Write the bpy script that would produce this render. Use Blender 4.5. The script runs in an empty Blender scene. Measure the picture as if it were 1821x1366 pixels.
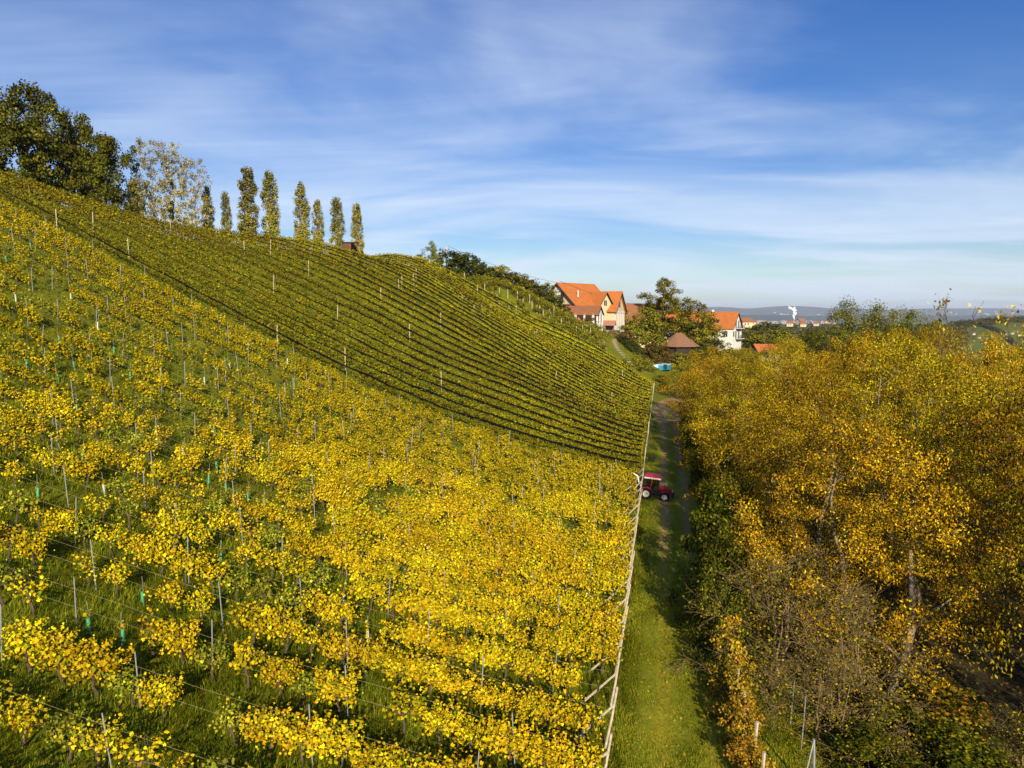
import bpy, math, random
import numpy as np

# ------------------------------------------------------------------ camera, sky, sun, exposure
scene = bpy.context.scene
COL = scene.collection
CAMZ = 14.7
F = 1214.0                                   # focal length in photo pixels (24 mm on 36 mm)
PITCH = math.atan(123.0 / F)
CP, SP = math.cos(PITCH), math.sin(PITCH)
cam_d = bpy.data.cameras.new("camera"); cam_d.lens = 24.0; cam_d.sensor_width = 36.0
cam_d.clip_start = 0.5; cam_d.clip_end = 80000
cam = bpy.data.objects.new("camera", cam_d); COL.objects.link(cam)
cam.location = (0, 0, CAMZ); cam.rotation_euler = (math.pi / 2 - PITCH, 0, 0)
scene.camera = cam

SUN_EL = math.radians(24)
SUN_OFF = math.radians(7)                    # sun stands behind the camera, a little to the right
SUN_DIR = np.array([math.sin(SUN_OFF) * math.cos(SUN_EL), -math.cos(SUN_OFF) * math.cos(SUN_EL), math.sin(SUN_EL)])
SKY_STRENGTH = 0.095
SUN_STRENGTH = 5.0
EXPOSURE = 0.30

world = bpy.data.worlds.new("World"); scene.world = world; world.use_nodes = True
wn, wl = world.node_tree.nodes, world.node_tree.links
wn.clear()
def WN(t, **k):
    n = wn.new(t)
    for a, b in k.items(): setattr(n, a, b)
    return n
w_out = WN('ShaderNodeOutputWorld'); w_bg = WN('ShaderNodeBackground'); w_bg.inputs[1].default_value = SKY_STRENGTH
sky = WN('ShaderNodeTexSky', sky_type='NISHITA', sun_disc=False)
sky.sun_elevation = SUN_EL; sky.sun_rotation = math.pi - SUN_OFF
sky.altitude = 400; sky.air_density = 1.0; sky.dust_density = 0.8; sky.ozone_density = 2.6
tc = WN('ShaderNodeTexCoord')
sep = WN('ShaderNodeSeparateXYZ'); wl.new(tc.outputs['Generated'], sep.inputs[0])
def WM(op, a, b=None, c=None, clamp=False):
    n = WN('ShaderNodeMath', operation=op, use_clamp=clamp)
    for i, q in enumerate((a, b, c)):
        if q is None: continue
        if isinstance(q, (int, float)): n.inputs[i].default_value = q
        else: wl.new(q, n.inputs[i])
    return n.outputs[0]
# cirrus: a noise field on a flat layer high above the ground
zc = WM('ADD', WM('MAXIMUM', sep.outputs[2], 0.0), 0.10)
comb = WN('ShaderNodeCombineXYZ')
wl.new(WM('DIVIDE', sep.outputs[0], zc), comb.inputs[0]); wl.new(WM('DIVIDE', sep.outputs[1], zc), comb.inputs[1])
def cloud(rot, sx, sy, scale, detail, lo, hi, offs=(0, 0, 0), rough=0.6, dist=0.6):
    mp = WN('ShaderNodeMapping'); mp.inputs['Rotation'].default_value = (0, 0, math.radians(rot))
    mp.inputs['Scale'].default_value = (sx, sy, 1); mp.inputs['Location'].default_value = offs
    wl.new(comb.outputs[0], mp.inputs[0])
    nz = WN('ShaderNodeTexNoise'); nz.inputs['Scale'].default_value = scale; nz.inputs['Detail'].default_value = detail
    nz.inputs['Roughness'].default_value = rough; nz.inputs['Distortion'].default_value = dist
    wl.new(mp.outputs[0], nz.inputs['Vector'])
    mr = WN('ShaderNodeMapRange', interpolation_type='SMOOTHSTEP'); mr.inputs[1].default_value = lo; mr.inputs[2].default_value = hi
    wl.new(nz.outputs[0], mr.inputs[0])
    return mr.outputs[0]
veil = cloud(62, 0.55, 0.95, 0.75, 5, 0.34, 0.74, (3.3, 8.2, 0), 0.52, 1.0)
streak = cloud(72, 0.26, 1.0, 1.6, 9, 0.40, 0.80, (0.7, 3.1, 0), 0.62, 1.4)
wisp = cloud(-14, 0.6, 1.6, 1.7, 9, 0.60, 0.74, (5.2, 1.7, 0), 0.60, 0.4)
tau = WM('ADD', WM('ADD', WM('ADD', WM('MULTIPLY', veil, 0.21), 0.022), WM('MULTIPLY', WM('MULTIPLY', streak, WM('ADD', veil, 0.15)), 0.15)), WM('MULTIPLY', wisp, 0.05))
dens = WM('SUBTRACT', 1.0, WM('POWER', 2.718, WM('MULTIPLY', WM('DIVIDE', tau, zc), -1.0)), clamp=True)
skyc = WN('ShaderNodeHueSaturation'); skyc.inputs['Saturation'].default_value = 1.48; skyc.inputs['Hue'].default_value = 0.518; skyc.inputs['Value'].default_value = 1.0
wl.new(sky.outputs[0], skyc.inputs['Color'])
mixc = WN('ShaderNodeMix', data_type='RGBA'); wl.new(dens, mixc.inputs[0]); wl.new(skyc.outputs[0], mixc.inputs[6])
mixc.inputs[7].default_value = (7.0, 7.9, 9.3, 1)
wl.new(mixc.outputs[2], w_bg.inputs[0]); wl.new(w_bg.outputs[0], w_out.inputs[0])

sun_d = bpy.data.lights.new("sun", 'SUN'); sun_d.energy = SUN_STRENGTH; sun_d.angle = math.radians(0.53); sun_d.color = (1.0, 0.88, 0.68)
sun = bpy.data.objects.new("sun", sun_d); COL.objects.link(sun); sun.location = (0, -30, 60)
from mathutils import Vector, Matrix
sun.rotation_euler = Vector(SUN_DIR).to_track_quat('Z', 'Y').to_euler()

vs = scene.view_settings
vs.view_transform = 'Standard'; vs.look = 'None'; vs.exposure = EXPOSURE; vs.gamma = 1.0; vs.use_curve_mapping = False
scene.render.engine = 'CYCLES'
cy = scene.cycles
cy.max_bounces = 5; cy.diffuse_bounces = 0; cy.glossy_bounces = 2; cy.transmission_bounces = 3; cy.volume_bounces = 1
cy.transparent_max_bounces = 8; cy.caustics_reflective = False; cy.caustics_refractive = False
cy.use_denoising = True

rng = np.random.default_rng(7)
random.seed(7)

# ------------------------------------------------------------------ pixel / world helpers
def ray(px, py):
    u = (px - 910.5) / F; v = (py - 683.0) / F
    return u, CP - v * SP, -SP - v * CP
def at(px, py, Y):
    dx, dy, dz = ray(px, py); t = Y / dy
    return np.array([dx * t, Y, CAMZ + dz * t])
def onz(px, py, z):
    dx, dy, dz = ray(px, py); t = (z - CAMZ) / dz
    return np.array([dx * t, dy * t, z])
def proj(x, y, z):
    zz = z - CAMZ; d = y * CP - zz * SP; up = y * SP + zz * CP
    return 910.5 + F * x / d, 683 - F * up / d

# ------------------------------------------------------------------ materials
MATS = {}
def nodes_of(m):
    m.use_nodes = True; nt = m.node_tree; nt.nodes.clear(); return nt, nt.nodes, nt.links
def mat(name, col, rough=0.8, noise=0.0, nscale=3.0, metal=0.0, spec=0.3, bump=0.0, bscale=20.0, col2=None, coord='Object'):
    if name in MATS: return MATS[name]
    m = bpy.data.materials.new(name); nt, N, L = nodes_of(m)
    o = N.new('ShaderNodeOutputMaterial'); b = N.new('ShaderNodeBsdfPrincipled'); L.new(b.outputs[0], o.inputs[0])
    b.inputs['Roughness'].default_value = rough; b.inputs['Metallic'].default_value = metal
    b.inputs['Specular IOR Level'].default_value = spec
    b.inputs['Base Color'].default_value = (*col, 1)
    t = N.new('ShaderNodeTexCoord')
    if noise or col2:
        nz = N.new('ShaderNodeTexNoise'); nz.inputs['Scale'].default_value = nscale; nz.inputs['Detail'].default_value = 6
        L.new(t.outputs[coord], nz.inputs['Vector'])
        mx = N.new('ShaderNodeMix'); mx.data_type = 'RGBA'
        mr = N.new('ShaderNodeMapRange'); mr.inputs[1].default_value = 0.35; mr.inputs[2].default_value = 0.65
        L.new(nz.outputs[0], mr.inputs[0]); L.new(mr.outputs[0], mx.inputs[0])
        c2 = col2 if col2 else tuple(c * (1 - noise) for c in col)
        mx.inputs[6].default_value = (*col, 1); mx.inputs[7].default_value = (*c2, 1)
        L.new(mx.outputs[2], b.inputs['Base Color'])
    if bump:
        n2 = N.new('ShaderNodeTexNoise'); n2.inputs['Scale'].default_value = bscale; n2.inputs['Detail'].default_value = 4
        L.new(t.outputs[coord], n2.inputs['Vector'])
        bp = N.new('ShaderNodeBump'); bp.inputs['Strength'].default_value = bump; bp.inputs['Distance'].default_value = 0.05
        L.new(n2.outputs[0], bp.inputs['Height']); L.new(bp.outputs[0], b.inputs['Normal'])
    MATS[name] = m; return m

def leaf_mat(name='leaf', trans=0.14, vary=0.25, hue=0.008):
    if name in MATS: return MATS[name]
    m = bpy.data.materials.new(name); nt, N, L = nodes_of(m)
    o = N.new('ShaderNodeOutputMaterial'); d = N.new('ShaderNodeBsdfDiffuse'); t = N.new('ShaderNodeBsdfTranslucent')
    a = N.new('ShaderNodeAttribute'); a.attribute_name = 'col'
    oi = N.new('ShaderNodeObjectInfo'); mr = N.new('ShaderNodeMapRange')
    mr.inputs[3].default_value = 1 - vary; mr.inputs[4].default_value = 1 + vary * 0.5
    L.new(oi.outputs['Random'], mr.inputs[0])
    hs = N.new('ShaderNodeHueSaturation'); L.new(mr.outputs[0], hs.inputs['Value']); L.new(a.outputs['Color'], hs.inputs['Color'])
    mr2 = N.new('ShaderNodeMapRange'); mr2.inputs[3].default_value = 0.5 - hue; mr2.inputs[4].default_value = 0.5 + hue * 1.6
    ml = N.new('ShaderNodeMath'); ml.operation = 'FRACT'; m7 = N.new('ShaderNodeMath'); m7.operation = 'MULTIPLY'; m7.inputs[1].default_value = 7.13
    L.new(oi.outputs['Random'], m7.inputs[0]); L.new(m7.outputs[0], ml.inputs[0]); L.new(ml.outputs[0], mr2.inputs[0]); L.new(mr2.outputs[0], hs.inputs['Hue'])
    g = N.new('ShaderNodeBsdfGlossy'); g.inputs['Roughness'].default_value = 0.5
    L.new(hs.outputs[0], d.inputs[0]); L.new(hs.outputs[0], t.inputs[0])
    mx = N.new('ShaderNodeMixShader'); mx.inputs[0].default_value = trans
    L.new(d.outputs[0], mx.inputs[1]); L.new(t.outputs[0], mx.inputs[2])
    mg = N.new('ShaderNodeMixShader'); mg.inputs[0].default_value = 0.006
    L.new(mx.outputs[0], mg.inputs[1]); L.new(g.outputs[0], mg.inputs[2]); L.new(mg.outputs[0], o.inputs[0])
    MATS[name] = m; return m
LEAF = leaf_mat(); LEAF_WOOD = leaf_mat('leaf_wood', 0.10, 0.42, 0.014)
BARK = mat('bark', (0.16, 0.115, 0.07), 0.9, 0.5, 6, bump=0.5)
BARK_PALE = mat('bark_pale', (0.34, 0.27, 0.17), 0.9, 0.5, 5, bump=0.4)
VINE_BARK = mat('vine_bark', (0.17, 0.12, 0.075), 0.95, 0.5, 30, bump=0.6, bscale=60)
GALV = mat('galvanised', (0.48, 0.49, 0.50), 0.45, 0.25, 12, metal=0.35, spec=0.5)
POSTWOOD = mat('post_wood', (0.62, 0.52, 0.36), 0.85, 0.35, 7, bump=0.3)
WIRE = mat('wire', (0.36, 0.33, 0.16), 0.6)
NET = mat('net', (0.008, 0.008, 0.008), 0.95, spec=0.1)
TUBE_G = mat('tube_green', (0.10, 0.46, 0.21), 0.5, 0.2, 8)
TUBE_W = mat('tube_white', (0.60, 0.62, 0.50), 0.55, 0.12, 8)
WHITE = mat('white_render', (0.80, 0.77, 0.70), 0.9, 0.12, 0.8)
CREAM = mat('cream_render', (0.74, 0.60, 0.36), 0.9, 0.12, 0.8)
DARKWOOD = mat('dark_wood', (0.055, 0.035, 0.022), 0.8, 0.4, 4)
BROWNWOOD = mat('brown_wood', (0.20, 0.085, 0.04), 0.8, 0.5, 3)
PANE = mat('pane', (0.03, 0.035, 0.04), 0.12, spec=0.6)
BLACK = mat('black', (0.012, 0.012, 0.013), 0.6)
def roof_mat(name, col, col2):
    m = bpy.data.materials.new(name); nt, N, L = nodes_of(m)
    o = N.new('ShaderNodeOutputMaterial'); b = N.new('ShaderNodeBsdfPrincipled'); L.new(b.outputs[0], o.inputs[0]); b.inputs['Roughness'].default_value = 0.85
    t = N.new('ShaderNodeTexCoord'); nz = N.new('ShaderNodeTexNoise'); nz.inputs['Scale'].default_value = 0.9; nz.inputs['Detail'].default_value = 10; nz.inputs['Roughness'].default_value = 0.8
    L.new(t.outputs['Object'], nz.inputs['Vector'])
    mr = N.new('ShaderNodeMapRange'); mr.inputs[1].default_value = 0.35; mr.inputs[2].default_value = 0.68; L.new(nz.outputs[0], mr.inputs[0])
    mx = N.new('ShaderNodeMix'); mx.data_type = 'RGBA'; mx.inputs[6].default_value = (*col, 1); mx.inputs[7].default_value = (*col2, 1)
    L.new(mr.outputs[0], mx.inputs[0]); L.new(mx.outputs[2], b.inputs['Base Color'])
    w = N.new('ShaderNodeTexWave'); w.wave_type = 'BANDS'; w.bands_direction = 'X'; w.inputs['Scale'].default_value = 1.1; w.inputs['Distortion'].default_value = 0.4
    L.new(t.outputs['Object'], w.inputs['Vector'])
    bp = N.new('ShaderNodeBump'); bp.inputs['Strength'].default_value = 0.6; bp.inputs['Distance'].default_value = 0.06
    L.new(w.outputs[0], bp.inputs['Height']); L.new(bp.outputs[0], b.inputs['Normal'])
    MATS[name] = m; return m
ROOF = roof_mat('roof_orange', (0.60, 0.185, 0.03), (0.40, 0.115, 0.025))
ROOF_OLD = roof_mat('roof_old', (0.34, 0.125, 0.05), (0.24, 0.10, 0.045))
ROOF_PINK = roof_mat('roof_faded', (0.46, 0.20, 0.11), (0.36, 0.17, 0.10))

# ------------------------------------------------------------------ mesh helpers
class MB:
    def __init__(s): s.v = []; s.f = []
    def add(s, vs, fs):
        b = len(s.v); s.v += [tuple(map(float, q)) for q in vs]; s.f += [tuple(b + i for i in f) for f in fs]; return s
    def box(s, c, size, rot=None):
        hx, hy, hz = (q / 2 for q in size)
        P = [(-hx, -hy, -hz), (hx, -hy, -hz), (hx, hy, -hz), (-hx, hy, -hz), (-hx, -hy, hz), (hx, -hy, hz), (hx, hy, hz), (-hx, hy, hz)]
        if rot is not None: P = [tuple(rot @ Vector(p)) for p in P]
        return s.add([(p[0] + c[0], p[1] + c[1], p[2] + c[2]) for p in P],
                     [(0, 3, 2, 1), (4, 5, 6, 7), (0, 1, 5, 4), (1, 2, 6, 5), (2, 3, 7, 6), (3, 0, 4, 7)])
    def tube(s, pts, rad, n=5, cap=True):
        pts = [Vector(p) for p in pts]
        if isinstance(rad, (int, float)): rad = [rad] * len(pts)
        rings = []; up = Vector((0.31, 0.17, 0.93))
        for i, p in enumerate(pts):
            d = (pts[min(i + 1, len(pts) - 1)] - pts[max(i - 1, 0)])
            if d.length < 1e-9: d = Vector((0, 0, 1))
            d.normalize(); a = d.cross(up)
            if a.length < 0.05: a = d.cross(Vector((1, 0, 0)))
            a.normalize(); b = d.cross(a)
            rings.append([p + (a * math.cos(2 * math.pi * k / n) + b * math.sin(2 * math.pi * k / n)) * rad[i] for k in range(n)])
        vs = [q for r in rings for q in r]; fs = []
        for i in range(len(rings) - 1):
            for k in range(n):
                fs.append((i * n + k, i * n + (k + 1) % n, (i + 1) * n + (k + 1) % n, (i + 1) * n + k))
        if cap: fs += [tuple(range(n - 1, -1, -1)), tuple((len(rings) - 1) * n + k for k in range(n))]
        return s.add(vs, fs)
    def extrude(s, prof, a, b, axis=1):
        """closed profile of (u, w) swept along an axis from a to b"""
        n = len(prof)
        def P(u, w, t): return {0: (t, u, w), 1: (u, t, w), 2: (u, w, t)}[axis]
        return s.add([P(u, w, a) for u, w in prof] + [P(u, w, b) for u, w in prof],
                     [tuple(range(n - 1, -1, -1)), tuple(range(n, 2 * n))] + [(i, (i + 1) % n, n + (i + 1) % n, n + i) for i in range(n)])
    def mesh(s, name, m, smooth=False):
        me = bpy.data.meshes.new(name); me.from_pydata(s.v, [], s.f); me.materials.append(m)
        if smooth: me.polygons.foreach_set('use_smooth', [True] * len(me.polygons))
        me.update(); return me
    def build(s, name, m, parent=None, smooth=False):
        return link(name, s.mesh(name, m, smooth), parent)

def link(name, data, parent=None):
    o = bpy.data.objects.new(name, data); COL.objects.link(o)
    if parent is not None: o.parent = parent
    return o
def np_mesh(name, V, Fc, m, C=None, smooth=False):
    me = bpy.data.meshes.new(name); V = np.asarray(V, np.float32); Fc = np.asarray(Fc, np.int32)
    nf, k = Fc.shape
    me.vertices.add(len(V)); me.vertices.foreach_set('co', V.ravel())
    me.loops.add(nf * k); me.loops.foreach_set('vertex_index', Fc.ravel())
    me.polygons.add(nf); me.polygons.foreach_set('loop_start', np.arange(0, nf * k, k, dtype=np.int32))
    if C is not None:
        at_ = me.attributes.new('col', 'FLOAT_COLOR', 'POINT')
        C4 = np.ones((len(V), 4), np.float32); C4[:, :3] = C; at_.data.foreach_set('color', C4.ravel())
    me.materials.append(m)
    if smooth: me.polygons.foreach_set('use_smooth', np.ones(nf, bool))
    me.update(calc_edges=True); return me
def tag(o, label=None, cat=None, group=None, kind=None):
    if label: o['label'] = label
    if cat: o['category'] = cat
    if group: o['group'] = group
    if kind: o['kind'] = kind
    return o
def thing(name, label, cat, loc=(0, 0, 0), rz=0.0, group=None, scale=None):
    o = bpy.data.objects.new(name, None); COL.objects.link(o); o.empty_display_size = 0.3
    o.location = tuple(float(q) for q in loc); o.rotation_euler = (0, 0, rz)
    if scale is not None: o.scale = scale
    return tag(o, label, cat, group)

def unit(a): return a / np.maximum(np.linalg.norm(a, axis=-1, keepdims=True), 1e-9)
def leaf_geo(r, P, Nrm, size, C, shape='vine', droop=0.3, width=0.5):
    """one small bent leaf per point; returns verts, faces, colours"""
    n = len(P); Nrm = unit(Nrm)
    a = r.normal(size=(n, 3)); a[:, 2] -= droop * 2; a = unit(a - (a * Nrm).sum(1, keepdims=True) * Nrm)
    b = np.cross(Nrm, a); s = np.asarray(size).reshape(-1, 1) * np.ones((n, 1))
    if shape == 'vine':
        L = [(-0.22, 0, 0), (-0.42, 0.42, -0.16), (0.16, 0.46, -0.22), (0.62, 0, -0.10), (0.16, -0.46, -0.22), (-0.42, -0.42, -0.16)]
        fs = np.array([[0, 1, 2, 3], [0, 3, 4, 5]]); L = [(x, y * width / 0.5, z) for x, y, z in L]
    elif shape == 'blade':
        L = [(-0.5, 0, 0), (0.05, width, -0.06), (0.5, 0, -0.16), (0.05, -width, -0.06)]; fs = np.array([[0, 1, 2, 3]])
    else:
        L = [(-0.5, 0.0, 0), (0, 0.5, -0.10), (0.5, 0, 0), (0, -0.5, -0.10)]; fs = np.array([[0, 1, 2, 3]])
    k = len(L); V = np.empty((n, k, 3)); curl = r.uniform(-0.7, 2.4, (n, 1)); asp = r.uniform(0.75, 1.15, (n, 1))
    for i, (x, y, z) in enumerate(L): V[:, i] = P + s * (a * x + b * y * asp + Nrm * z * curl)
    Fc = (fs[None] + (np.arange(n) * k)[:, None, None]).reshape(-1, 4)
    return V.reshape(-1, 3), Fc, np.repeat(C, k, axis=0)
def palette(r, n, cols, w=None, jit=0.22):
    cols = np.array(cols, float); i = r.choice(len(cols), n, p=None if w is None else np.array(w) / sum(w))
    c = cols[i] * np.exp(r.normal(0, jit, (n, 1))); c[:, 0] *= np.exp(r.normal(0, 0.06, n))
    return np.clip(c, 0.003, 0.9)

def vnoise(x, y, sc, seed=0):
    """cheap smooth 2-d noise in -1..1"""
    x = np.asarray(x) / sc; y = np.asarray(y) / sc; v = 0
    for i in range(5):
        a = seed * 1.7 + i * 2.4; k = 0.8 + 0.35 * i
        v = v + np.sin(k * (x * math.cos(a) + y * math.sin(a)) * 2.1 + 3.1 * i + seed) * np.cos(k * (x * math.sin(a * 1.3) - y * math.cos(a * 1.3)) * 1.7 + seed * 2.3)
    return v / 2.6

# ------------------------------------------------------------------ terrain
TH = math.radians(8)
RLX, RLY = -math.cos(TH), math.sin(TH)               # direction up along a vine row
def postX(Y): return 2.7 + 0.22 * (Y - 19.5)         # line of row ends along the track
def onrow(px, py, B):
    dx, dy, dz = ray(px, py)
    t, s = np.linalg.solve(np.array([[dx, math.cos(TH)], [dy, -math.sin(TH)]]), np.array(B[:2]))
    return np.array([dx * t, dy * t, CAMZ + dz * t])
CTRL = []
def c(x, y, z): CTRL.append((x, y, z))
for p in ((262, 1163), (370, 1211), (470, 1240), (619, 1281), (728, 1313), (785, 1330)): c(*onrow(*p, onz(1068, 1420, 0)))
NH = 1.6
for R, b in ((((13, 340), (80, 371), (237, 455), (395, 537), (474, 577), (601, 640), (700, 684), (790, 721), (911, 760), (1030, 795)), (1143, 820)),
             (((477, 480), (527, 502), (590, 533), (654, 560), (704, 588), (792, 631), (911, 676), (1016, 721), (1095, 750)), (1148, 771)),
             (((1052, 661), (1006, 636), (960, 606), (850, 545), (740, 480)), (1130, 710)),
             (((756, 459), (799, 485), (839, 508), (878, 530), (938, 564), (977, 580), (1017, 598), (1056, 617), (1100, 641)), (1160, 685))):
    B = onz(*b, NH)
    for p in R:
        q = onrow(*p, B); c(q[0], q[1], q[2] - NH)
RIDGE = [(-150, 262, 66), (0, 305, 76), (130, 350, 82), (260, 388, 87), (315, 401, 90), (400, 412, 95), (480, 423, 102), (560, 433, 109), (620, 461, 115), (700, 452, 122)]
for px, py, Y in RIDGE:
    q = at(px, py, Y); c(q[0], q[1], q[2] - 1.5)
    d = np.array(ray(px, py)[:2]); d /= np.linalg.norm(d)
    for dist, drop in ((14, 1.2), (34, 4.0), (65, 10)): c(q[0] + d[0] * dist, q[1] + d[1] * dist, q[2] - 1.5 - drop)
for Y in (-25, 0, 12, 20, 30, 40, 50, 60, 72, 85, 100, 115, 130):
    X = postX(Y); c(X, Y, 0); c(X + 4.5, Y, -0.15); c(X + 10, Y, -0.9); c(X + 26, Y, -2.2); c(X + 60, Y, -6)
for Y, sl in ((-25, 0.26), (0, 0.24), (10, 0.23)):
    for d in (14, 30, 55, 80): c(postX(Y) - d, Y + d * 0.14, sl * d * (0.8 + d / 130))
for p in (at(900, 515, 138), at(960, 548, 150), at(1010, 583, 168), at(1085, 583, 172), at(1085, 597, 152), at(1110, 625, 146), at(1075, 600, 148),
          at(1000, 577, 155), at(1040, 577, 160)): c(*p)
c(*at(850, 505, 140)); c(-30, 190, 19); c(-5, 210, 12); c(20, 220, 8); c(-60, 220, 14)
for px, Y, z in ((1175, 160, 1.2), (1175, 178, 1.6), (1210, 188, 2.6), (1130, 165, 4.0), (1150, 190, 4.5), (1300, 215, 4.5), (1260, 170, 1.0), (1350, 235, 2.0), (1125, 200, 7.0), (1420, 200, -3), (1250, 245, 3)):
    q = at(px, 600, Y); c(q[0], Y, z)
CTRL = np.array(CTRL)
def tps_fit(Pt, reg=2.0):
    S = 50.0; X = Pt[:, :2] / S; n = len(X)
    r2 = ((X[:, None] - X[None]) ** 2).sum(-1); K = 0.5 * r2 * np.log(r2 + 1e-12)
    A = np.zeros((n + 3, n + 3)); A[:n, :n] = K + np.eye(n) * reg * 1e-3
    A[:n, n] = 1; A[:n, n + 1:] = X; A[n, :n] = 1; A[n + 1:, :n] = X.T
    w = np.linalg.solve(A, np.concatenate([Pt[:, 2], np.zeros(3)])); return X, w, S
TX, TW, TS = tps_fit(CTRL)
def H(x, y):
    x = np.asarray(x, float); y = np.asarray(y, float); shp = np.broadcast(x, y).shape
    x = np.broadcast_to(x, shp).ravel(); y = np.broadcast_to(y, shp).ravel()
    xc = np.clip(x, -110, 95); yc = np.clip(y, -25, 240); X = np.stack([xc, yc], 1) / TS; out = np.empty(len(x))
    for i in range(0, len(x), 20000):
        q = X[i:i + 20000]; r2 = ((q[:, None] - TX[None]) ** 2).sum(-1)
        out[i:i + 20000] = (0.5 * r2 * np.log(r2 + 1e-12)) @ TW[:len(TX)] + TW[len(TX)] + q @ TW[len(TX) + 1:]
    d = np.hypot(x - xc, y - yc); w = np.clip((d - 5) / 700, 0, 1); w = w * w * (3 - 2 * w)
    out = out * (1 - w) + (-82.0) * w
    return out.reshape(shp)
def h(x, y): return float(H(np.array([x]), np.array([y]))[0])
def bumps(x, y): return 0.05 * vnoise(x, y, 1.1, 1) + 0.09 * vnoise(x, y, 3.3, 2)

def axis_grid(lo, hi, fine_lo, fine_hi, step, far_ratio=1.22):
    a = list(np.arange(fine_lo, fine_hi + 1e-6, step)); s = step
    while a[-1] < hi: s *= far_ratio; a.append(min(a[-1] + s, hi))
    s = step
    while a[0] > lo: s *= far_ratio; a.insert(0, max(a[0] - s, lo))
    return np.array(a)
gx = axis_grid(-26000, 26000, -75, 50, 0.8); gy = axis_grid(-24000, 26000, 0, 185, 0.8)
GX, GY = np.meshgrid(gx, gy); GZ = H(GX, GY)
near = (GX > -90) & (GX < 70) & (GY < 200) & (GY > -20)
trk_d = GX - postX(GY)
GZ = GZ + np.where(near & ((trk_d < -0.6) | (trk_d > 5)), bumps(GX, GY), 0)
nx, ny = len(gx), len(gy); idx = np.arange(nx * ny).reshape(ny, nx)
quads = np.stack([idx[:-1, :-1], idx[:-1, 1:], idx[1:, 1:], idx[1:, :-1]], -1).reshape(-1, 4)

def ground_material():
    m = bpy.data.materials.new('ground'); nt, N, L = nodes_of(m)
    o = N.new('ShaderNodeOutputMaterial'); b = N.new('ShaderNodeBsdfPrincipled'); L.new(b.outputs[0], o.inputs[0])
    b.inputs['Roughness'].default_value = 0.95; b.inputs['Specular IOR Level'].default_value = 0.1
    t = N.new('ShaderNodeTexCoord')
    def nz(sc, det=6, ro=0.6):
        n = N.new('ShaderNodeTexNoise'); n.inputs['Scale'].default_value = sc; n.inputs['Detail'].default_value = det; n.inputs['Roughness'].default_value = ro
        L.new(t.outputs['Object'], n.inputs['Vector']); return n.outputs[0]
    def mix(f, a, bb, lo=0.4, hi=0.6):
        mr = N.new('ShaderNodeMapRange'); mr.inputs[1].default_value = lo; mr.inputs[2].default_value = hi; L.new(f, mr.inputs[0])
        mx = N.new('ShaderNodeMix'); mx.data_type = 'RGBA'; L.new(mr.outputs[0], mx.inputs[0])
        for i, q in ((6, a), (7, bb)):
            if isinstance(q, tuple): mx.inputs[i].default_value = (*q, 1)
            else: L.new(q, mx.inputs[i])
        return mx.outputs[2]
    g1 = mix(nz(0.5), (0.13, 0.16, 0.006), (0.20, 0.19, 0.008))
    g2 = mix(nz(3.5, 8, 0.75), g1, (0.25, 0.22, 0.012), 0.5, 0.7)
    g3 = mix(nz(9.0, 4), g2, (0.07, 0.09, 0.01), 0.5, 0.72)
    # the far plain: fields and woods too small to model
    far = mix(nz(0.0016, 8, 0.7), (0.035, 0.05, 0.03), (0.16, 0.15, 0.08), 0.48, 0.60)
    ln = N.new('ShaderNodeVectorMath'); ln.operation = 'LENGTH'; L.new(t.outputs['Object'], ln.inputs[0])
    ff = N.new('ShaderNodeMapRange'); ff.inputs[1].default_value = 450; ff.inputs[2].default_value = 1200; L.new(ln.outputs['Value'], ff.inputs[0])
    mx = N.new('ShaderNodeMix'); mx.data_type = 'RGBA'; L.new(ff.outputs[0], mx.inputs[0]); L.new(g3, mx.inputs[6]); L.new(far, mx.inputs[7])
    L.new(mx.outputs[2], b.inputs['Base Color'])
    bp = N.new('ShaderNodeBump'); bp.inputs['Strength'].default_value = 0.8; bp.inputs['Distance'].default_value = 0.12
    L.new(nz(5.0, 8, 0.7), bp.inputs['Height']); L.new(bp.outputs[0], b.inputs['Normal'])
    MATS['ground'] = m; return m
GROUND = ground_material()
gobj = link('ground', np_mesh('ground', np.stack([GX, GY, GZ], -1).reshape(-1, 3), quads, GROUND, smooth=True)); tag(gobj, kind='structure')

# ------------------------------------------------------------------ track along the foot of the slope
def track_centre(Y):
    Y = np.asarray(Y, float)
    return postX(np.minimum(Y, 118)) + 2.9 + np.where(Y > 112, (Y - 112) * 0.30, 0)
tv = np.arange(-6, 170, 0.35); tu = np.linspace(-1, 1, 23)
TU, TV = np.meshgrid(tu, tv); half = 2.05 + 0.25 * vnoise(TV, TV * 0, 6, 3) + np.clip((TV - 92) / 14, 0, 1) * np.clip((124 - TV) / 10, 0, 1) * 1.2
TXX = track_centre(TV) + TU * half; TZ = H(TXX, TV) + 0.05 - 0.03 * np.exp(-((np.abs(TU) - 0.42) / 0.16) ** 2)
TZ = np.where(np.abs(TU) > 0.97, H(TXX, TV) - 0.05, TZ)
ruts = np.exp(-((np.abs(TU + 0.03) - 0.42) / 0.20) ** 2)
nn = vnoise(TXX, TV, 1.5, 4) * 0.5 + vnoise(TXX, TV, 0.5, 5) * 0.35 + rng.normal(0, 0.12, TXX.shape)
dirt = np.clip(ruts * np.clip((TV - 30) / 16, 0, 1) * 1.15 + np.clip((TV - 82) / 16, 0, 1) * 0.75 - 0.26 + nn * 0.45, 0, 1)
worn = np.clip(ruts * 0.7 + 0.25 + nn * 0.5, 0, 1)[..., None]
grass_c = np.array([0.16, 0.21, 0.010]) * (1 - worn) + np.array([0.38, 0.32, 0.020]) * worn
tcol = grass_c * (1 - dirt[..., None]) + np.array([0.40, 0.25, 0.105]) * dirt[..., None]
m = bpy.data.materials.new('track'); nt, N, L = nodes_of(m)
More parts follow.
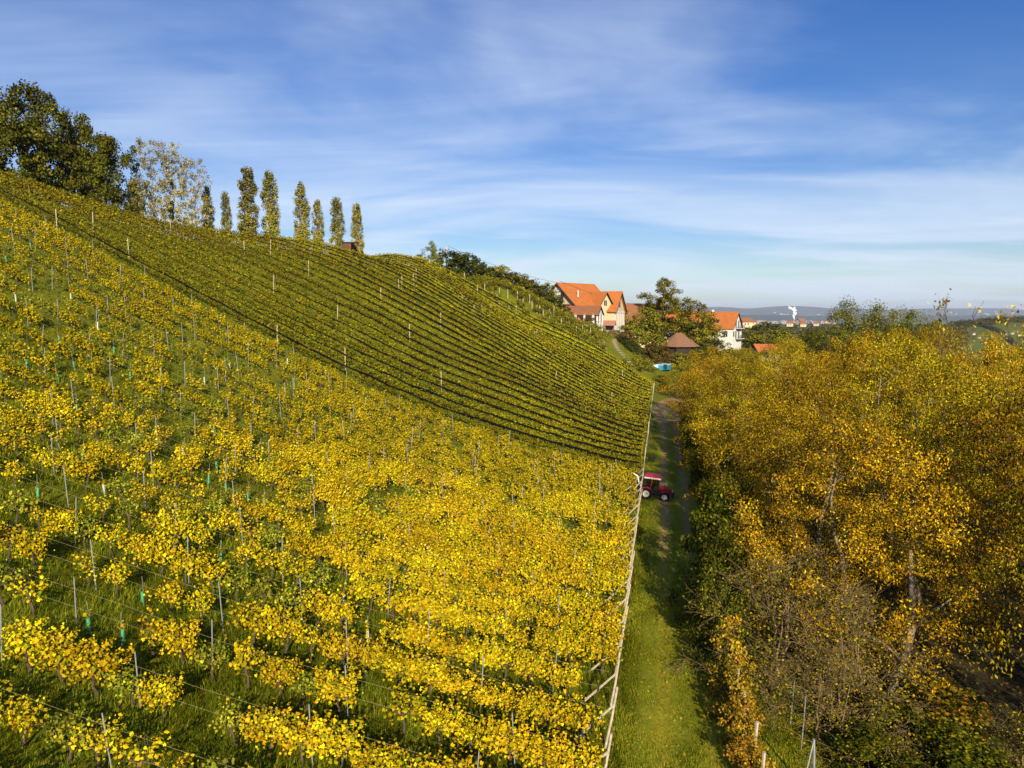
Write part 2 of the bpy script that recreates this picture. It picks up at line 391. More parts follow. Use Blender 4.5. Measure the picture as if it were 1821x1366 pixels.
o = N.new('ShaderNodeOutputMaterial'); b = N.new('ShaderNodeBsdfPrincipled'); L.new(b.outputs[0], o.inputs[0]); b.inputs['Roughness'].default_value = 0.95; b.inputs['Specular IOR Level'].default_value = 0.1
a = N.new('ShaderNodeAttribute'); a.attribute_name = 'col'; t = N.new('ShaderNodeTexCoord')
nz = N.new('ShaderNodeTexNoise'); nz.inputs['Scale'].default_value = 7; nz.inputs['Detail'].default_value = 8; nz.inputs['Roughness'].default_value = 0.75; L.new(t.outputs['Object'], nz.inputs['Vector'])
mr = N.new('ShaderNodeMapRange'); mr.inputs[1].default_value = 0.3; mr.inputs[2].default_value = 0.7; mr.inputs[3].default_value = 0.6; mr.inputs[4].default_value = 1.35; L.new(nz.outputs[0], mr.inputs[0])
hs = N.new('ShaderNodeHueSaturation'); L.new(a.outputs['Color'], hs.inputs['Color']); L.new(mr.outputs[0], hs.inputs['Value']); L.new(hs.outputs[0], b.inputs['Base Color'])
bp = N.new('ShaderNodeBump'); bp.inputs['Strength'].default_value = 0.7; bp.inputs['Distance'].default_value = 0.08; L.new(nz.outputs[0], bp.inputs['Height']); L.new(bp.outputs[0], b.inputs['Normal'])
ti = np.arange(TU.size).reshape(TU.shape)
tq = np.stack([ti[:-1, :-1], ti[:-1, 1:], ti[1:, 1:], ti[1:, :-1]], -1).reshape(-1, 4)
tag(link('track', np_mesh('track', np.stack([TXX, TV, TZ], -1).reshape(-1, 3), tq, m, tcol.reshape(-1, 3), True)), 'grassy farm track with worn earth ruts below the vineyard', kind='structure')

# ------------------------------------------------------------------ grass
def grass_mesh(r, X, Y, Z, length, width, cols, w, blades, lean=0.7, swirl=2.2):
    n = len(X); X, Y, Z = (np.repeat(q, blades) for q in (X, Y, Z)); length = np.repeat(length, blades); N_ = n * blades
    X = X + r.normal(0, 0.05, N_); Y = Y + r.normal(0, 0.05, N_)
    ang = 3 * vnoise(X, Y, swirl, 9) + r.normal(0, 0.9, N_); le = length * r.uniform(0.6, 1.25, N_); k = lean * r.uniform(0.3, 1.2, N_)
    dx, dy = np.cos(ang), np.sin(ang); hz = le / np.sqrt(1 + k * k)
    B = np.stack([X, Y, Z - 0.03], 1); side = np.stack([-dy, dx, 0 * dx], 1) * (width * r.uniform(0.6, 1.3, N_))[:, None]
    mid = B + np.stack([dx * k * hz * 0.3, dy * k * hz * 0.3, hz * 0.65], 1); tip = B + np.stack([dx * k * hz, dy * k * hz, hz * 0.92], 1)
    V = np.stack([B, mid + side * 0.5, tip, mid - side * 0.5], 1)
    Fc = np.arange(N_ * 4).reshape(-1, 4); C = np.repeat(palette(r, N_, cols, w, 0.25), 4, axis=0)
    return V.reshape(-1, 3), Fc, C
G_COLS = [(0.16, 0.22, 0.006), (0.26, 0.28, 0.008), (0.40, 0.34, 0.014), (0.10, 0.14, 0.005), (0.42, 0.30, 0.02)]
def scatter(r, n, y0, y1, xfun, dens_pow=1.0):
    Y = y0 + (y1 - y0) * r.random(n) ** dens_pow; lo, hi = xfun(Y); return lo + (hi - lo) * r.random(n), Y
parts = []
for n, y0, y1, ln, wd, bl in ((30000, 11, 30, 0.36, 0.017, 5), (26000, 28, 50, 0.38, 0.026, 4), (12000, 48, 74, 0.38, 0.045, 3)):
    X, Y = scatter(rng, n, y0, y1, lambda Y: (-0.86 * Y - 2, postX(Y) + 0.6))
    patch = vnoise(X, Y, 2.6, 12)
    parts.append(grass_mesh(rng, X, Y, H(X, Y) + bumps(X, Y), ln * (1 + 0.45 * patch), wd, G_COLS, (5, 4, 2, 3, 1), bl, 0.8))
def join_np(parts):
    V = []; Fs = []; C = []; b = 0
    for v, f, c_ in parts: V.append(v); Fs.append(f + b); C.append(c_); b += len(v)
    return np.concatenate(V), np.concatenate(Fs), np.concatenate(C)
GRASS = leaf_mat('grass_blade', 0.3, 0.0)
tag(link('grass', np_mesh('grass', *join_np(parts)[:2], GRASS, join_np(parts)[2])), 'long tousled meadow grass growing between the vine rows', 'grass', kind='stuff')
parts = []
for n, y0, y1, ln, wd, bl in ((34000, 14, 34, 0.12, 0.015, 4), (14000, 32, 66, 0.13, 0.026, 3)):
    X, Y = scatter(rng, n, y0, y1, lambda Y: (postX(Y) + 0.3, postX(Y) + 7.5))
    keep = rng.random(n) < np.where(np.abs(np.abs((X - track_centre(Y)) / 2.05) - 0.42) < 0.2, 0.35, 1.0) * np.where(Y > 45, 0.6, 1)
    X, Y = X[keep], Y[keep]
    parts.append(grass_mesh(rng, X, Y, H(X, Y) + 0.03, ln * (1 + 0.4 * vnoise(X, Y, 2, 15)), wd, [(0.17, 0.24, 0.008), (0.30, 0.31, 0.010), (0.44, 0.36, 0.016)], (5, 4, 3), bl, 0.6))
J = join_np(parts); tag(link('short_grass', np_mesh('short_grass', J[0], J[1], GRASS, J[2])), 'short mown grass on the track and its verge', 'grass', kind='stuff')
# fallen leaves on track and verge
n = 3600; X, Y = scatter(rng, n, 15, 110, lambda Y: (postX(Y) - 6, postX(Y) + 6.5), 1.6)
Lg = leaf_geo(rng, np.stack([X, Y, H(X, Y) + 0.08], 1), rng.normal(0, 0.3, (n, 3)) + (0, 0, 1), rng.uniform(0.07, 0.13, n), palette(rng, n, [(0.55, 0.33, 0.03), (0.40, 0.20, 0.03), (0.5, 0.4, 0.05)]), 'q')
tag(link('fallen_leaves', np_mesh('fallen_leaves', Lg[0], Lg[1], LEAF, Lg[2])), 'yellow and brown leaves fallen on the grass of the track', 'leaves', kind='stuff')

# ------------------------------------------------------------------ near vineyard
Y_COLS = [(0.80, 0.52, 0.007), (0.60, 0.41, 0.006), (0.38, 0.32, 0.006), (0.50, 0.26, 0.006), (0.17, 0.19, 0.006)]
def vine_points(r, nleaf, hgt, spread, lean=0.0):
    """leaf points and outward normals of one vine, row along x"""
    nsh = max(3, int(nleaf / 16)); pts = []; 
    sx = r.uniform(-spread, spread, nsh); sl = r.uniform(0.35, 1.08, nsh) * (hgt - 0.75); sy = r.normal(0, 0.10, nsh); sk = r.normal(0, 0.22, nsh)
    i = r.integers(0, nsh, nleaf); t = r.random(nleaf) ** 0.85
    x = sx[i] + sk[i] * t + r.normal(0, 0.07, nleaf); y = sy[i] * (1 + t) + r.normal(0, 0.13, nleaf)
    z = 0.72 + sl[i] * t + r.normal(0, 0.07, nleaf) - np.abs(x) * lean * 0
    hang = r.random(nleaf) < 0.12; z = np.where(hang, z - r.uniform(0.1, 0.35, nleaf), z)
    P = np.stack([x, y, np.maximum(z, 0.42)], 1)
    Nn = r.normal(0, 0.55, (nleaf, 3)); Nn[:, 1] += np.where(y < 0, -0.9, 0.9) * np.where(r.random(nleaf) < 0.8, 1, -0.5); Nn[:, 2] += 0.55
    return P, Nn
def vine_trunk(r, scale=1.0):
    mb = MB(); x, y = 0, 0; pts = [(0, 0, -0.15)]
    for k in range(5):
        pts.append((x, y, k * 0.17 * scale)); x += r.normal(0, 0.035); y += r.normal(0, 0.03)
    mb.tube(pts, [0.05, 0.048, 0.04, 0.038, 0.036, 0.042], 6); top = pts[-1]
    for s in (-1, 1):
        mb.tube([top, (top[0] + s * 0.16, top[1], top[2] + 0.10), (top[0] + s * 0.38, top[1] + r.normal(0, 0.03), top[2] + 0.10 + r.normal(0, 0.03))], [0.034, 0.026, 0.016], 5)
    for k in range(3):
        a = r.uniform(-0.35, 0.35); mb.tube([(a, 0, top[2] + 0.08), (a + r.normal(0, 0.1), r.normal(0, 0.1), top[2] + 0.7)], [0.010, 0.005], 4)
    return mb
VT = []          # (kind, trunk mesh, foliage mesh)
for kind, nl, hg, sp, cols, w, cnt in (('full', 820, 1.70, 0.62, Y_COLS, (6, 6, 4.5, 1.8, 2.0), 7), ('mid', 380, 1.58, 0.52, Y_COLS, (4, 5, 5, 1, 2), 6),
                                       ('thin', 140, 1.45, 0.34, Y_COLS, (5, 4, 3, 2, 1), 6), ('green', 320, 1.6, 0.5, [(0.22, 0.24, 0.015), (0.36, 0.33, 0.02), (0.13, 0.17, 0.012), (0.5, 0.4, 0.02)], (4, 4, 3, 1.5), 5)):
    for k in range(cnt):
        P, Nn = vine_points(rng, int(nl * rng.uniform(0.85, 1.15)), hg * rng.uniform(0.92, 1.08), sp)
        V, Fc, C = leaf_geo(rng, P, Nn, (0.05 + 0.085 * rng.random(len(P)) ** 1.6), palette(rng, len(P), cols, w, 0.30))
        VT.append((kind, vine_trunk(rng).mesh('trunk', VINE_BARK), np_mesh('foliage', V, Fc, LEAF, C)))
VTK = {k: [q for q in VT if q[0] == k] for k in ('full', 'mid', 'thin', 'green')}
V_LAB = {'full': 'bushy golden yellow grapevine in the lower vineyard', 'mid': 'half bare yellow grapevine in the lower vineyard',
         'thin': 'spindly grapevine with few leaves on the weedy slope', 'green': 'greenish grapevine still holding olive leaves on the slope'}
ROW0 = 19.5; DROW = 2.25
NEAR_ROWS = [ROW0 + DROW * k for k in range(-4, 18)]        # row ends along the track
def row_pt(Yb, s):
    s = np.asarray(s, float); return postX(Yb) + RLX * s, Yb + RLY * s
def vigor(s, Yb, X, Y):
    """1 = dense golden vines, 0 = weak replanted ones"""
    lim = 10 + np.clip(Yb - 20, 0, 60) * 0.62
    v = 1.0 / (1 + np.exp((s - lim) / 2.6)); v = np.maximum(v, np.clip((Yb - 47) / 9, 0, 1) * 0.78)
    return v + 0.30 * vnoise(X, Y, 4.5, 21)
cand = []
for Yb in NEAR_ROWS:
    ss = np.arange(0.7, 95, 1.08) ; ss = ss + rng.normal(0, 0.07, len(ss)); X, Y = row_pt(Yb, ss); Z = H(X, Y) + bumps(X, Y)
    px, py = proj(X, Y, Z + 1)
    for s, x, y, z, p, q in zip(ss, X, Y, Z, px, py):
        if Y.min() < 2 or p < -140 or q > 1460 or x < -62: continue
        v = float(vigor(s, Yb, x, y)); u = rng.random()
        if v > 0.62: k = 'full' if u < 0.78 else 'mid' if u < 0.93 else 'green' if u < 0.95 else 'thin' if u < 0.97 else None
        elif v > 0.34: k = 'full' if u < 0.22 else 'mid' if u < 0.62 else 'green' if u < 0.74 else 'thin' if u < 0.88 else None
        else: k = 'full' if u < 0.15 else 'mid' if u < 0.46 else 'thin' if u < 0.64 else 'green' if u < 0.80 else None
        cand.append((math.hypot(x, y), s, x, y, z, k, v, -60 < p < 1900 and q < 1400))
cand.sort(key=lambda q: q[0])
n_ind = 0; rest = []; tubes = []; gaps = []
for dist, s, x, y, z, k, v, seen in cand:
    if k is None or (k == 'thin' and rng.random() < 0.25):
        if v < 0.75 and rng.random() < 0.62: tubes.append((x, y, z, dist))
        if k is None: continue
    if n_ind < 300 and seen:
        n_ind += 1; kind, tm, fm = VTK[k][rng.integers(len(VTK[k]))]
        lab_, grp_ = V_LAB[k], {'full': 'bushy golden vines of the lower vineyard', 'mid': 'half bare vines of the lower vineyard', 'thin': 'spindly vines of the lower vineyard', 'green': 'olive green vines of the lower vineyard'}[k]
        if s < 2.4: lab_, grp_ = 'yellow grapevine at the end of its row against the leaning end posts', 'vines at the row ends'
        elif k == 'full' and v < 0.4: lab_, grp_ = 'lone bushy golden grapevine among the sparse weak vines', 'lone bushy vines among weak ones'
        t = thing('vine', lab_, 'grapevine', (x, y, z), -TH + rng.normal(0, 0.06) + (math.pi if rng.random() < 0.5 else 0), grp_)
        sc = rng.uniform(0.88, 1.1); t.scale = (sc * rng.uniform(0.95, 1.1), sc, sc)
        link('trunk', tm, t); link('foliage', fm, t)
    else: rest.append((x, y, z, k, v))
# the rest of the lower vineyard, too many to be picked apart one by one
LOW = {}
for k, nl, hg, sp in (('full', 260, 1.70, 0.62), ('mid', 150, 1.58, 0.54), ('thin', 60, 1.45, 0.34), ('green', 135, 1.6, 0.5)):
    LOW[k] = [vine_points(rng, nl, hg, sp) for _ in range(8)]
parts = []; tr = MB()
def slope_x(x, y): return float((H(np.array([x - 0.6]), np.array([y]))[0] - H(np.array([x + 0.6]), np.array([y]))[0]) / 1.2)
ra = np.array([(q[0], q[1]) for q in rest]); SLx = (H(ra[:, 0] - 0.6, ra[:, 1]) - H(ra[:, 0] + 0.6, ra[:, 1])) / 1.2
for (x, y, z, k, v), sl in zip(rest, SLx):
    P, Nn = LOW[k][rng.integers(8)]; sg = 1 if rng.random() < 0.5 else -1
    lx = P[:, 0] * sg; Q = np.stack([x + lx * math.cos(TH) + P[:, 1] * math.sin(TH), y - lx * math.sin(TH) + P[:, 1] * math.cos(TH), z + P[:, 2] * rng.uniform(0.9, 1.05) - lx * sl], 1)
    far = y > 55
    cols = Y_COLS if k != 'green' else [(0.22, 0.24, 0.015), (0.36, 0.33, 0.02), (0.5, 0.4, 0.02)]
    w = (5, 6, 4, 1.2, 1.4) if v > 0.6 else (4, 5, 4, 1.2, 2)
    Cc = palette(rng, len(P), cols, None if k == 'green' else w, 0.16) * rng.uniform(0.66, 1.08)
    parts.append(leaf_geo(rng, Q, Nn, rng.uniform(0.085, 0.155, len(P)), Cc, 'vine' if y < 48 else 'q'))
    tr.tube([(x, y, z - 0.1), (x + rng.normal(0, 0.04), y, z + 0.4), (x + rng.normal(0, 0.05), y, z + 0.85)], [0.045, 0.036, 0.03], 4, False)
J = join_np(parts)
vr = link('vineyard', np_mesh('vineyard', J[0], J[1], LEAF, J[2])); tag(vr, 'mass of yellow vines farther up the lower vineyard slope', 'vines', kind='stuff')
tr.build('vine_stems', VINE_BARK, vr)
# stakes
st_m = MB().tube([(0, 0, -0.3), (0, 0, 2.0)], 0.019, 6).mesh('stake', GALV)
n_st = 0
st = []
for j, Yb in enumerate(NEAR_ROWS):
    off = rng.uniform(1.5, 4.5)
    for s in np.arange(off, 90, 4.9):
        x, y = row_pt(Yb, s + rng.normal(0, 0.15)); x, y = float(x), float(y)
        if y < 8 or x < -60: continue
        z = h(x, y); px, py = proj(x, y, z + 1)
        if px < -30 or py > 1420: continue
        st.append((math.hypot(x, y), x, y, z))
st.sort()
for d, x, y, z in st[:290]:
    o = link('vine_stake', st_m); o.location = (x, y, z); o.rotation_euler = (rng.normal(0, 0.03), rng.normal(0, 0.045), 0)
    o.scale = (1, 1, rng.uniform(0.9, 1.06))
    tag(o, 'thin galvanised metal stake standing between the vines', 'stake', 'metal stakes of the lower vineyard')
# grow tubes with young vines
tg = MB().tube([(0, 0, -0.05), (0, 0, 0.55)], 0.052, 8).mesh('sleeve', TUBE_G); tw = MB().tube([(0, 0, -0.05), (0, 0, 0.55)], 0.055, 8).mesh('sleeve', TUBE_W)
rod = MB().tube([(0.05, 0, -0.1), (0.05, 0, 1.15)], 0.009, 4).mesh('rod', GALV)
yl = []
for k in range(4):
    n = 15; P = np.stack([rng.normal(0, 0.06, n), rng.normal(0, 0.07, n), 0.55 + rng.random(n) * 0.35], 1)
    V, Fc, C = leaf_geo(rng, P, rng.normal(0, 0.6, (n, 3)) + (0, -0.5, 0.6), rng.uniform(0.08, 0.13, n), palette(rng, n, Y_COLS)); yl.append(np_mesh('shoot', V, Fc, LEAF, C))
for i, (x, y, z, d) in enumerate(tubes[:95]):
    green = rng.random() < (0.75 if y < 45 else 0.55)
    t = thing('grow_tube', 'green plastic grow tube round a young vine' if green else 'pale plastic grow tube round a young vine', 'grow tube', (x, y, z), rng.uniform(0, 6), 'green grow tubes on the slope' if green else 'pale grow tubes on the slope')
    t.rotation_euler = (rng.normal(0, 0.08), rng.normal(0, 0.08), rng.uniform(0, 6)); link('sleeve', tg if green else tw, t); link('rod', rod, t)
    if rng.random() < 0.7: link('shoot', yl[i % 4], t)['kind'] = 'stuff'
# trellis wires
for j, Yb in enumerate(NEAR_ROWS):
    ss = np.arange(0.1, 62, 1.2); X, Y = row_pt(Yb, ss); Z = H(X, Y); px, py = proj(X, Y, Z + 1); k = (py < 1500) & (X > -0.9 * Y) & (Y > 8)
    if k.sum() < 3: continue
    for hh in (0.82, 1.45):
        mb = MB().tube([(x, y, z + hh) for x, y, z in zip(X[k], Y[k], Z[k])], 0.003, 3, False)
        tag(mb.build('trellis_wire', WIRE), 'thin trellis wire strung along a lower vineyard row', 'wire', 'trellis wires of the lower vineyard')
# wooden end posts leaning out over the track, each with a slanting brace
def end_post(r, x, y, z, label, group, hgt=2.1, lean=0.13, brace=True):
    t = thing('end_post', label, 'post', (x, y, z), -TH, group); hh = hgt * r.uniform(0.93, 1.06); ln = lean + r.normal(0, 0.018)
    top = (hh * math.sin(ln), r.normal(0, 0.05), hh * math.cos(ln))
    MB().tube([(-0.10, 0, -0.3), (top[0] * 0.5, 0, top[2] * 0.5), top], [0.047, 0.045, 0.04], 7).build('post', POSTWOOD, t)
    if brace:
        ax = top[0] * 0.72; az = top[2] * 0.72
        MB().tube([(ax, 0.0, az), (-1.15, 0.0, h(x - 1.15, y) - z - 0.05)], [0.042, 0.042], 6).build('brace', POSTWOOD, t)
for Yb in NEAR_ROWS[1:]:
    x, y = row_pt(Yb, 0.0); end_post(rng, float(x), float(y), h(x, y), 'leaning wooden end post with slanting brace beside the grassy track', 'end posts along the lower vineyard')

# ------------------------------------------------------------------ upper hillside: netted rows
FAR0 = NEAR_ROWS[-1] + 2.6
FAR_ROWS = list(np.arange(FAR0, 130.5, 2.42))
def crest_x(Y): return -57 + (Y - 76) * 0.72
NETROW = mat('net_roll', (0.007, 0.007, 0.007), 0.95, spec=0.05)
for j, Yb in enumerate(FAR_ROWS):
    ss = np.arange(0.3, 110, 0.5); X, Y = row_pt(Yb, ss); k = (X > crest_x(Y) - 9) & (X > -0.86 * Y)
    ss, X, Y = ss[k], X[k], Y[k]; Z = H(X, Y); ln = len(ss)
    t = thing('vine_row', 'vine row with the thickest black net bordering the golden lower vineyard' if j == 0 else 'topmost netted vine row below the scrubby vines' if j == len(FAR_ROWS) - 1 else 'trellised vine row with rolled black net on upper hillside', 'vine row', (X[0], Y[0], Z[0]), 0, 'netted vine rows of the upper hillside')
    o3 = np.array([X[0], Y[0], Z[0]])
    per = 44; n = ln * per; i = np.repeat(np.arange(ln), per); s = ss[i] + rng.uniform(-0.25, 0.25, n)
    hole = vnoise(s, s * 0 + j * 7.3, 1.6, 31)
    x, y = row_pt(Yb, s); x = x + rng.normal(0, 0.02, n); zt = rng.beta(1.5, 1.1, n); top = 1.85 + 0.13 * vnoise(s, s * 0 + j, 0.9, 33)
    P = np.stack([x, y + rng.normal(0, 0.17, n), np.interp(s, ss, Z) + 0.45 + (top - 0.45) * zt + (rng.random(n) < 0.05) * rng.uniform(0, 0.35, n)], 1)
    keep = rng.random(n) < np.clip(1.1 + 0.6 * hole - 0.5 * (1 - zt), 0.15, 1)
    pxk, pyk = proj(P[:, 0], P[:, 1], P[:, 2]); keep &= ~((P[:, 1] > 111) & (P[:, 1] < 122) & (np.abs(P[:, 0] + 26.5) < 3.2))      # open ground by the shed
    P = P[keep]; n = len(P); zt = zt[keep]
    gold = 0.30 + 0.4 * vnoise(P[:, 0], P[:, 1], 9, 41) + 0.75 * (Yb - 84) / 46 - np.clip((-P[:, 0] - 12) / 34, 0, 1) * 0.75 * np.clip((112 - P[:, 1]) / 25, 0, 1)
    gold = np.clip(gold, 0.0, 1)[:, None]
    C = palette(rng, n, [(0.165, 0.13, 0.004), (0.10, 0.09, 0.003), (0.24, 0.19, 0.005)], None, 0.3) * (1 - gold) + palette(rng, n, [(0.50, 0.39, 0.006), (0.36, 0.31, 0.006), (0.20, 0.20, 0.006)], None, 0.2) * gold
    Nn = rng.normal(0, 0.6, (n, 3)); Nn[:, 1] -= 0.7; Nn[:, 2] += 0.5
    V, Fc, C = leaf_geo(rng, P - o3, Nn, rng.uniform(0.13, 0.23, n), C, 'q')
    link('foliage', np_mesh('foliage', V, Fc, LEAF, C), t)
    st_ = np.arange(0, ln, 2); sag = 0.05 * np.abs(np.sin(ss[st_] * math.pi / 5.0))
    heavy = 1.15 if j in (0, 10) else 1.0
    lw = np.clip(1.05 - np.clip((-X[st_] - 8) / 30, 0, 1) * np.clip((118 - Y[st_]) / 30, 0, 1) * (0.45 if j == 0 else 0.95), 0.2, 1)
    nr = MB().tube([(x - o3[0], y - o3[1] - 0.27 * q, z - o3[2] + 1.52 - g + dz) for x, y, z, g, dz, q in zip(X[st_], Y[st_], Z[st_], sag, rng.normal(0, 0.035, len(st_)), lw)],
                   [float(q) for q in np.clip(rng.normal(0.088, 0.02, len(st_)), 0.05, 0.13) * heavy * lw], 6)
    nr.build('net', NETROW, t)
    for s in np.arange(4 + rng.uniform(0, 3), ss[-1], 7.5):
        if rng.random() < 0.13:
            q = int(np.argmin(np.abs(ss - s))); MB().tube([(X[q] - o3[0], Y[q] - o3[1] - 0.2, Z[q] - o3[2]), (X[q] - o3[0] + rng.normal(0, 0.06), Y[q] - o3[1] - 0.2, Z[q] - o3[2] + 2.15)], 0.05, 5).build('post', POSTWOOD, t)
    x, y = row_pt(Yb, -0.1); end_post(rng, float(x), float(y), h(x, y), 'wooden end post of a netted hillside row by the track', 'end posts of the netted rows', 1.85, 0.07, False)

# ------------------------------------------------------------------ trees
def make_tree(r, height, crown_base, radius, prof, n_clump, leaves, clump_r, leaf, cols, w=None, bark=BARK, trunk_r=None, upright=0.35,
              shape='q', droop=0.3, width=0.5, up_bias=0.5, out_bias=0.5, stems=1, stretch=1.0, twigs=0, jit=0.22, inner=0.25, min_r=0.012, lm=None):
    """skeleton grown from the trunk to every leaf clump; returns (trunk mesh, crown mesh)"""
    trunk_r = trunk_r or height * 0.02
    cl = []
    while len(cl) < n_clump:
        f = r.random(); z = crown_base + (height - crown_base) * f; R = radius * prof(f)
        if r.random() > prof(f) + 0.15: continue
        a = r.uniform(0, 2 * math.pi); q = 1 - (r.random() ** 2) * (1 - inner * 0.3) if r.random() > inner else r.random() ** 0.5
        q *= 1 + 0.18 * math.sin(3 * a + z) * (radius > 1.3) + r.normal(0, 0.06)
        cl.append((R * q * math.cos(a), R * q * math.sin(a), z))
    nodes = []; mb = MB(); lvl = []
    for s in range(stems):
        ox, oy = (0, 0) if stems == 1 else (r.uniform(-1, 1) * radius * 0.14, r.uniform(-1, 1) * radius * 0.14); pts = []; lx, ly = ox, oy
        top = height * (0.82 if stems == 1 else r.uniform(0.65, 0.9)); k = 7
        for i in range(k + 1):
            pts.append((lx, ly, top * i / k - (0.4 if i == 0 else 0))); lx += r.normal(0, radius * 0.035) + (ox * 0.16 if stems > 1 else 0); ly += r.normal(0, radius * 0.035) + (oy * 0.16 if stems > 1 else 0)
        rd = [trunk_r * (1.25 if i == 0 else 1) * (1 - 0.86 * i / k) / (1 if stems == 1 else 1.5) for i in range(k + 1)]
        mb.tube(pts, rd, 7)
        for i in range(k):
            for u in (0, 0.5):
                p = np.array(pts[i]) * (1 - u) + np.array(pts[i + 1]) * u
                if p[2] > crown_base * 0.55: nodes.append(p); lvl.append(rd[i] * (1 - u) + rd[i + 1] * u)
    cl.sort(key=lambda q: math.hypot(q[0], q[1]) + 0.15 * abs(q[2] - height * 0.5))
    for q in cl:
        q = np.array(q); A = np.array(nodes); d = q - A; dist = np.linalg.norm(d, axis=1)
        cost = dist + np.where(d[:, 2] < upright * np.hypot(d[:, 0], d[:, 1]), 0.8 * (upright * np.hypot(d[:, 0], d[:, 1]) - d[:, 2]), 0)
        i = int(np.argmin(cost)); p = A[i]; L_ = dist[i]; r0 = min(lvl[i] * 0.62, 0.012 * height * 0.45, max(min_r * 1.3, 0.022 * L_ + min_r))
        mid = p + (q - p) * 0.5 + np.array([0, 0, -0.10 * L_ * (0.5 - upright)]) + r.normal(0, 0.07 * L_, 3)
        mb.tube([p, mid, q], [r0, r0 * 0.7, max(r0 * 0.4, min_r * 0.6)], 4, False)
        nodes += [mid, q]; lvl += [r0 * 0.75, r0 * 0.5]
        for _ in range(twigs):
            e = q + unit(r.normal(size=3) + unit(q - np.array([0, 0, height * 0.4])) * 0.8) * clump_r * r.uniform(0.6, 1.4); mb.tube([p + (q - p) * r.uniform(0.3, 1), (q + e) / 2 + r.normal(0, 0.08, 3), e], [min_r, min_r * 0.8, min_r * 0.5], 3, False)
    cl = np.array(cl); n = n_clump * leaves; i = np.repeat(np.arange(n_clump), leaves)
    csz = clump_r * r.uniform(0.65, 1.3, n_clump); dirn = unit(r.normal(size=(n, 3))); rad = r.random(n) ** 0.45
    P = cl[i] + dirn * (rad * csz[i])[:, None] * (1, 1, 0.75 * stretch)
    ctr = np.array([0, 0, crown_base + (height - crown_base) * 0.4]); outw = unit(P - ctr)
    Nn = r.normal(0, 0.62, (n, 3)) + outw * out_bias + dirn * 0.35; Nn[:, 2] += up_bias
    tint = np.exp(r.normal(0, 0.16, n_clump))[i]
    C = palette(r, n, cols, w, jit) * tint[:, None]
    V, Fc, C = leaf_geo(r, P, Nn, r.uniform(0.7, 1.3, n) * leaf, np.clip(C, 0.003, 0.85), shape, droop, width)
    return mb.mesh('trunk', bark, True), np_mesh('crown', V, Fc, lm or LEAF, C)
def round_prof(f): return max(0.12, math.sin(math.pi * min(1, 0.14 + 0.86 * f)) ** 0.62)
def column_prof(f): return max(0.16, min(1.0, 0.45 + 2.0 * f) * (1 - (max(0, f - 0.62) / 0.42) ** 1.6) ** 0.6)
def bush_prof(f): return max(0.15, (1 - f * f) ** 0.5)
def flame_prof(f): return max(0.06, min(1, 0.4 + 2 * f) * (1 - f) ** 0.55)
# --- build the kinds (each a few variants that copies share)
K = {}
WAL = [(0.64, 0.375, 0.006), (0.47, 0.295, 0.006), (0.27, 0.19, 0.005), (0.38, 0.18, 0.006), (0.11, 0.09, 0.004), (0.78, 0.51, 0.008)]
def kind(name, n, hgt, **kw):
    K[name] = (hgt, kw.pop('rad'), []); g = {'radius': K[name][1], **kw}
    for _ in range(n): K[name][2].append(make_tree(rng, hgt, **g))
kind('walnut', 4, 12.0, rad=5.4, crown_base=1.6, prof=round_prof, n_clump=215, leaves=210, clump_r=0.80, leaf=0.125, cols=WAL, w=(5, 5, 4, 2, 5, 3), up_bias=0.3, out_bias=0.35, jit=0.36, lm=LEAF_WOOD, bark=BARK_PALE, shape='blade', droop=0.6, width=0.24, twigs=1, upright=0.25, trunk_r=0.22, min_r=0.011)
kind('walnut_green', 2, 12.0, rad=4.4, crown_base=2.5, prof=round_prof, n_clump=130, leaves=120, clump_r=0.95, leaf=0.20, cols=[(0.16, 0.17, 0.012), (0.24, 0.21, 0.014), (0.11, 0.13, 0.01), (0.36, 0.29, 0.015)], w=(4, 3, 3, 2), shape='blade', droop=0.5, width=0.28, twigs=1, trunk_r=0.2)
kind('oak', 3, 14.0, rad=6.2, crown_base=2.0, prof=round_prof, n_clump=190, leaves=110, clump_r=1.05, leaf=0.27, cols=[(0.095, 0.11, 0.008), (0.17, 0.165, 0.010), (0.05, 0.065, 0.006), (0.24, 0.19, 0.012), (0.30, 0.20, 0.012)], w=(5, 4, 4, 1.6, 0.7), trunk_r=0.38, upright=0.3)
kind('thin_poplar', 3, 15.0, rad=3.3, crown_base=1.2, prof=lambda f: 0.5 + 0.5 * math.sin(math.pi * min(1, 0.15 + f * 0.8)), n_clump=200, leaves=36, clump_r=0.6, leaf=0.19, cols=[(0.52, 0.38, 0.10), (0.38, 0.31, 0.04), (0.62, 0.47, 0.16), (0.26, 0.24, 0.02)], w=(3, 3, 2, 3), bark=BARK_PALE, trunk_r=0.17, upright=0.9, twigs=2, min_r=0.014)
kind('column', 5, 13.0, rad=0.98, crown_base=1.0, prof=column_prof, n_clump=200, leaves=75, clump_r=0.34, leaf=0.15, cols=[(0.34, 0.32, 0.016), (0.48, 0.39, 0.04), (0.58, 0.44, 0.11), (0.20, 0.21, 0.012), (0.62, 0.50, 0.20)], w=(4, 4, 2, 3, 1), bark=BARK_PALE, trunk_r=0.16, upright=2.6, stretch=2.2, stems=2, inner=0.4, out_bias=0.7)
kind('bush', 4, 4.0, rad=2.2, crown_base=0.15, prof=bush_prof, n_clump=55, leaves=60, clump_r=0.55, leaf=0.20, cols=[(0.07, 0.09, 0.012), (0.11, 0.12, 0.014), (0.05, 0.065, 0.01), (0.17, 0.15, 0.014)], w=(4, 3, 3, 1), stems=3, trunk_r=0.1, upright=0.9)
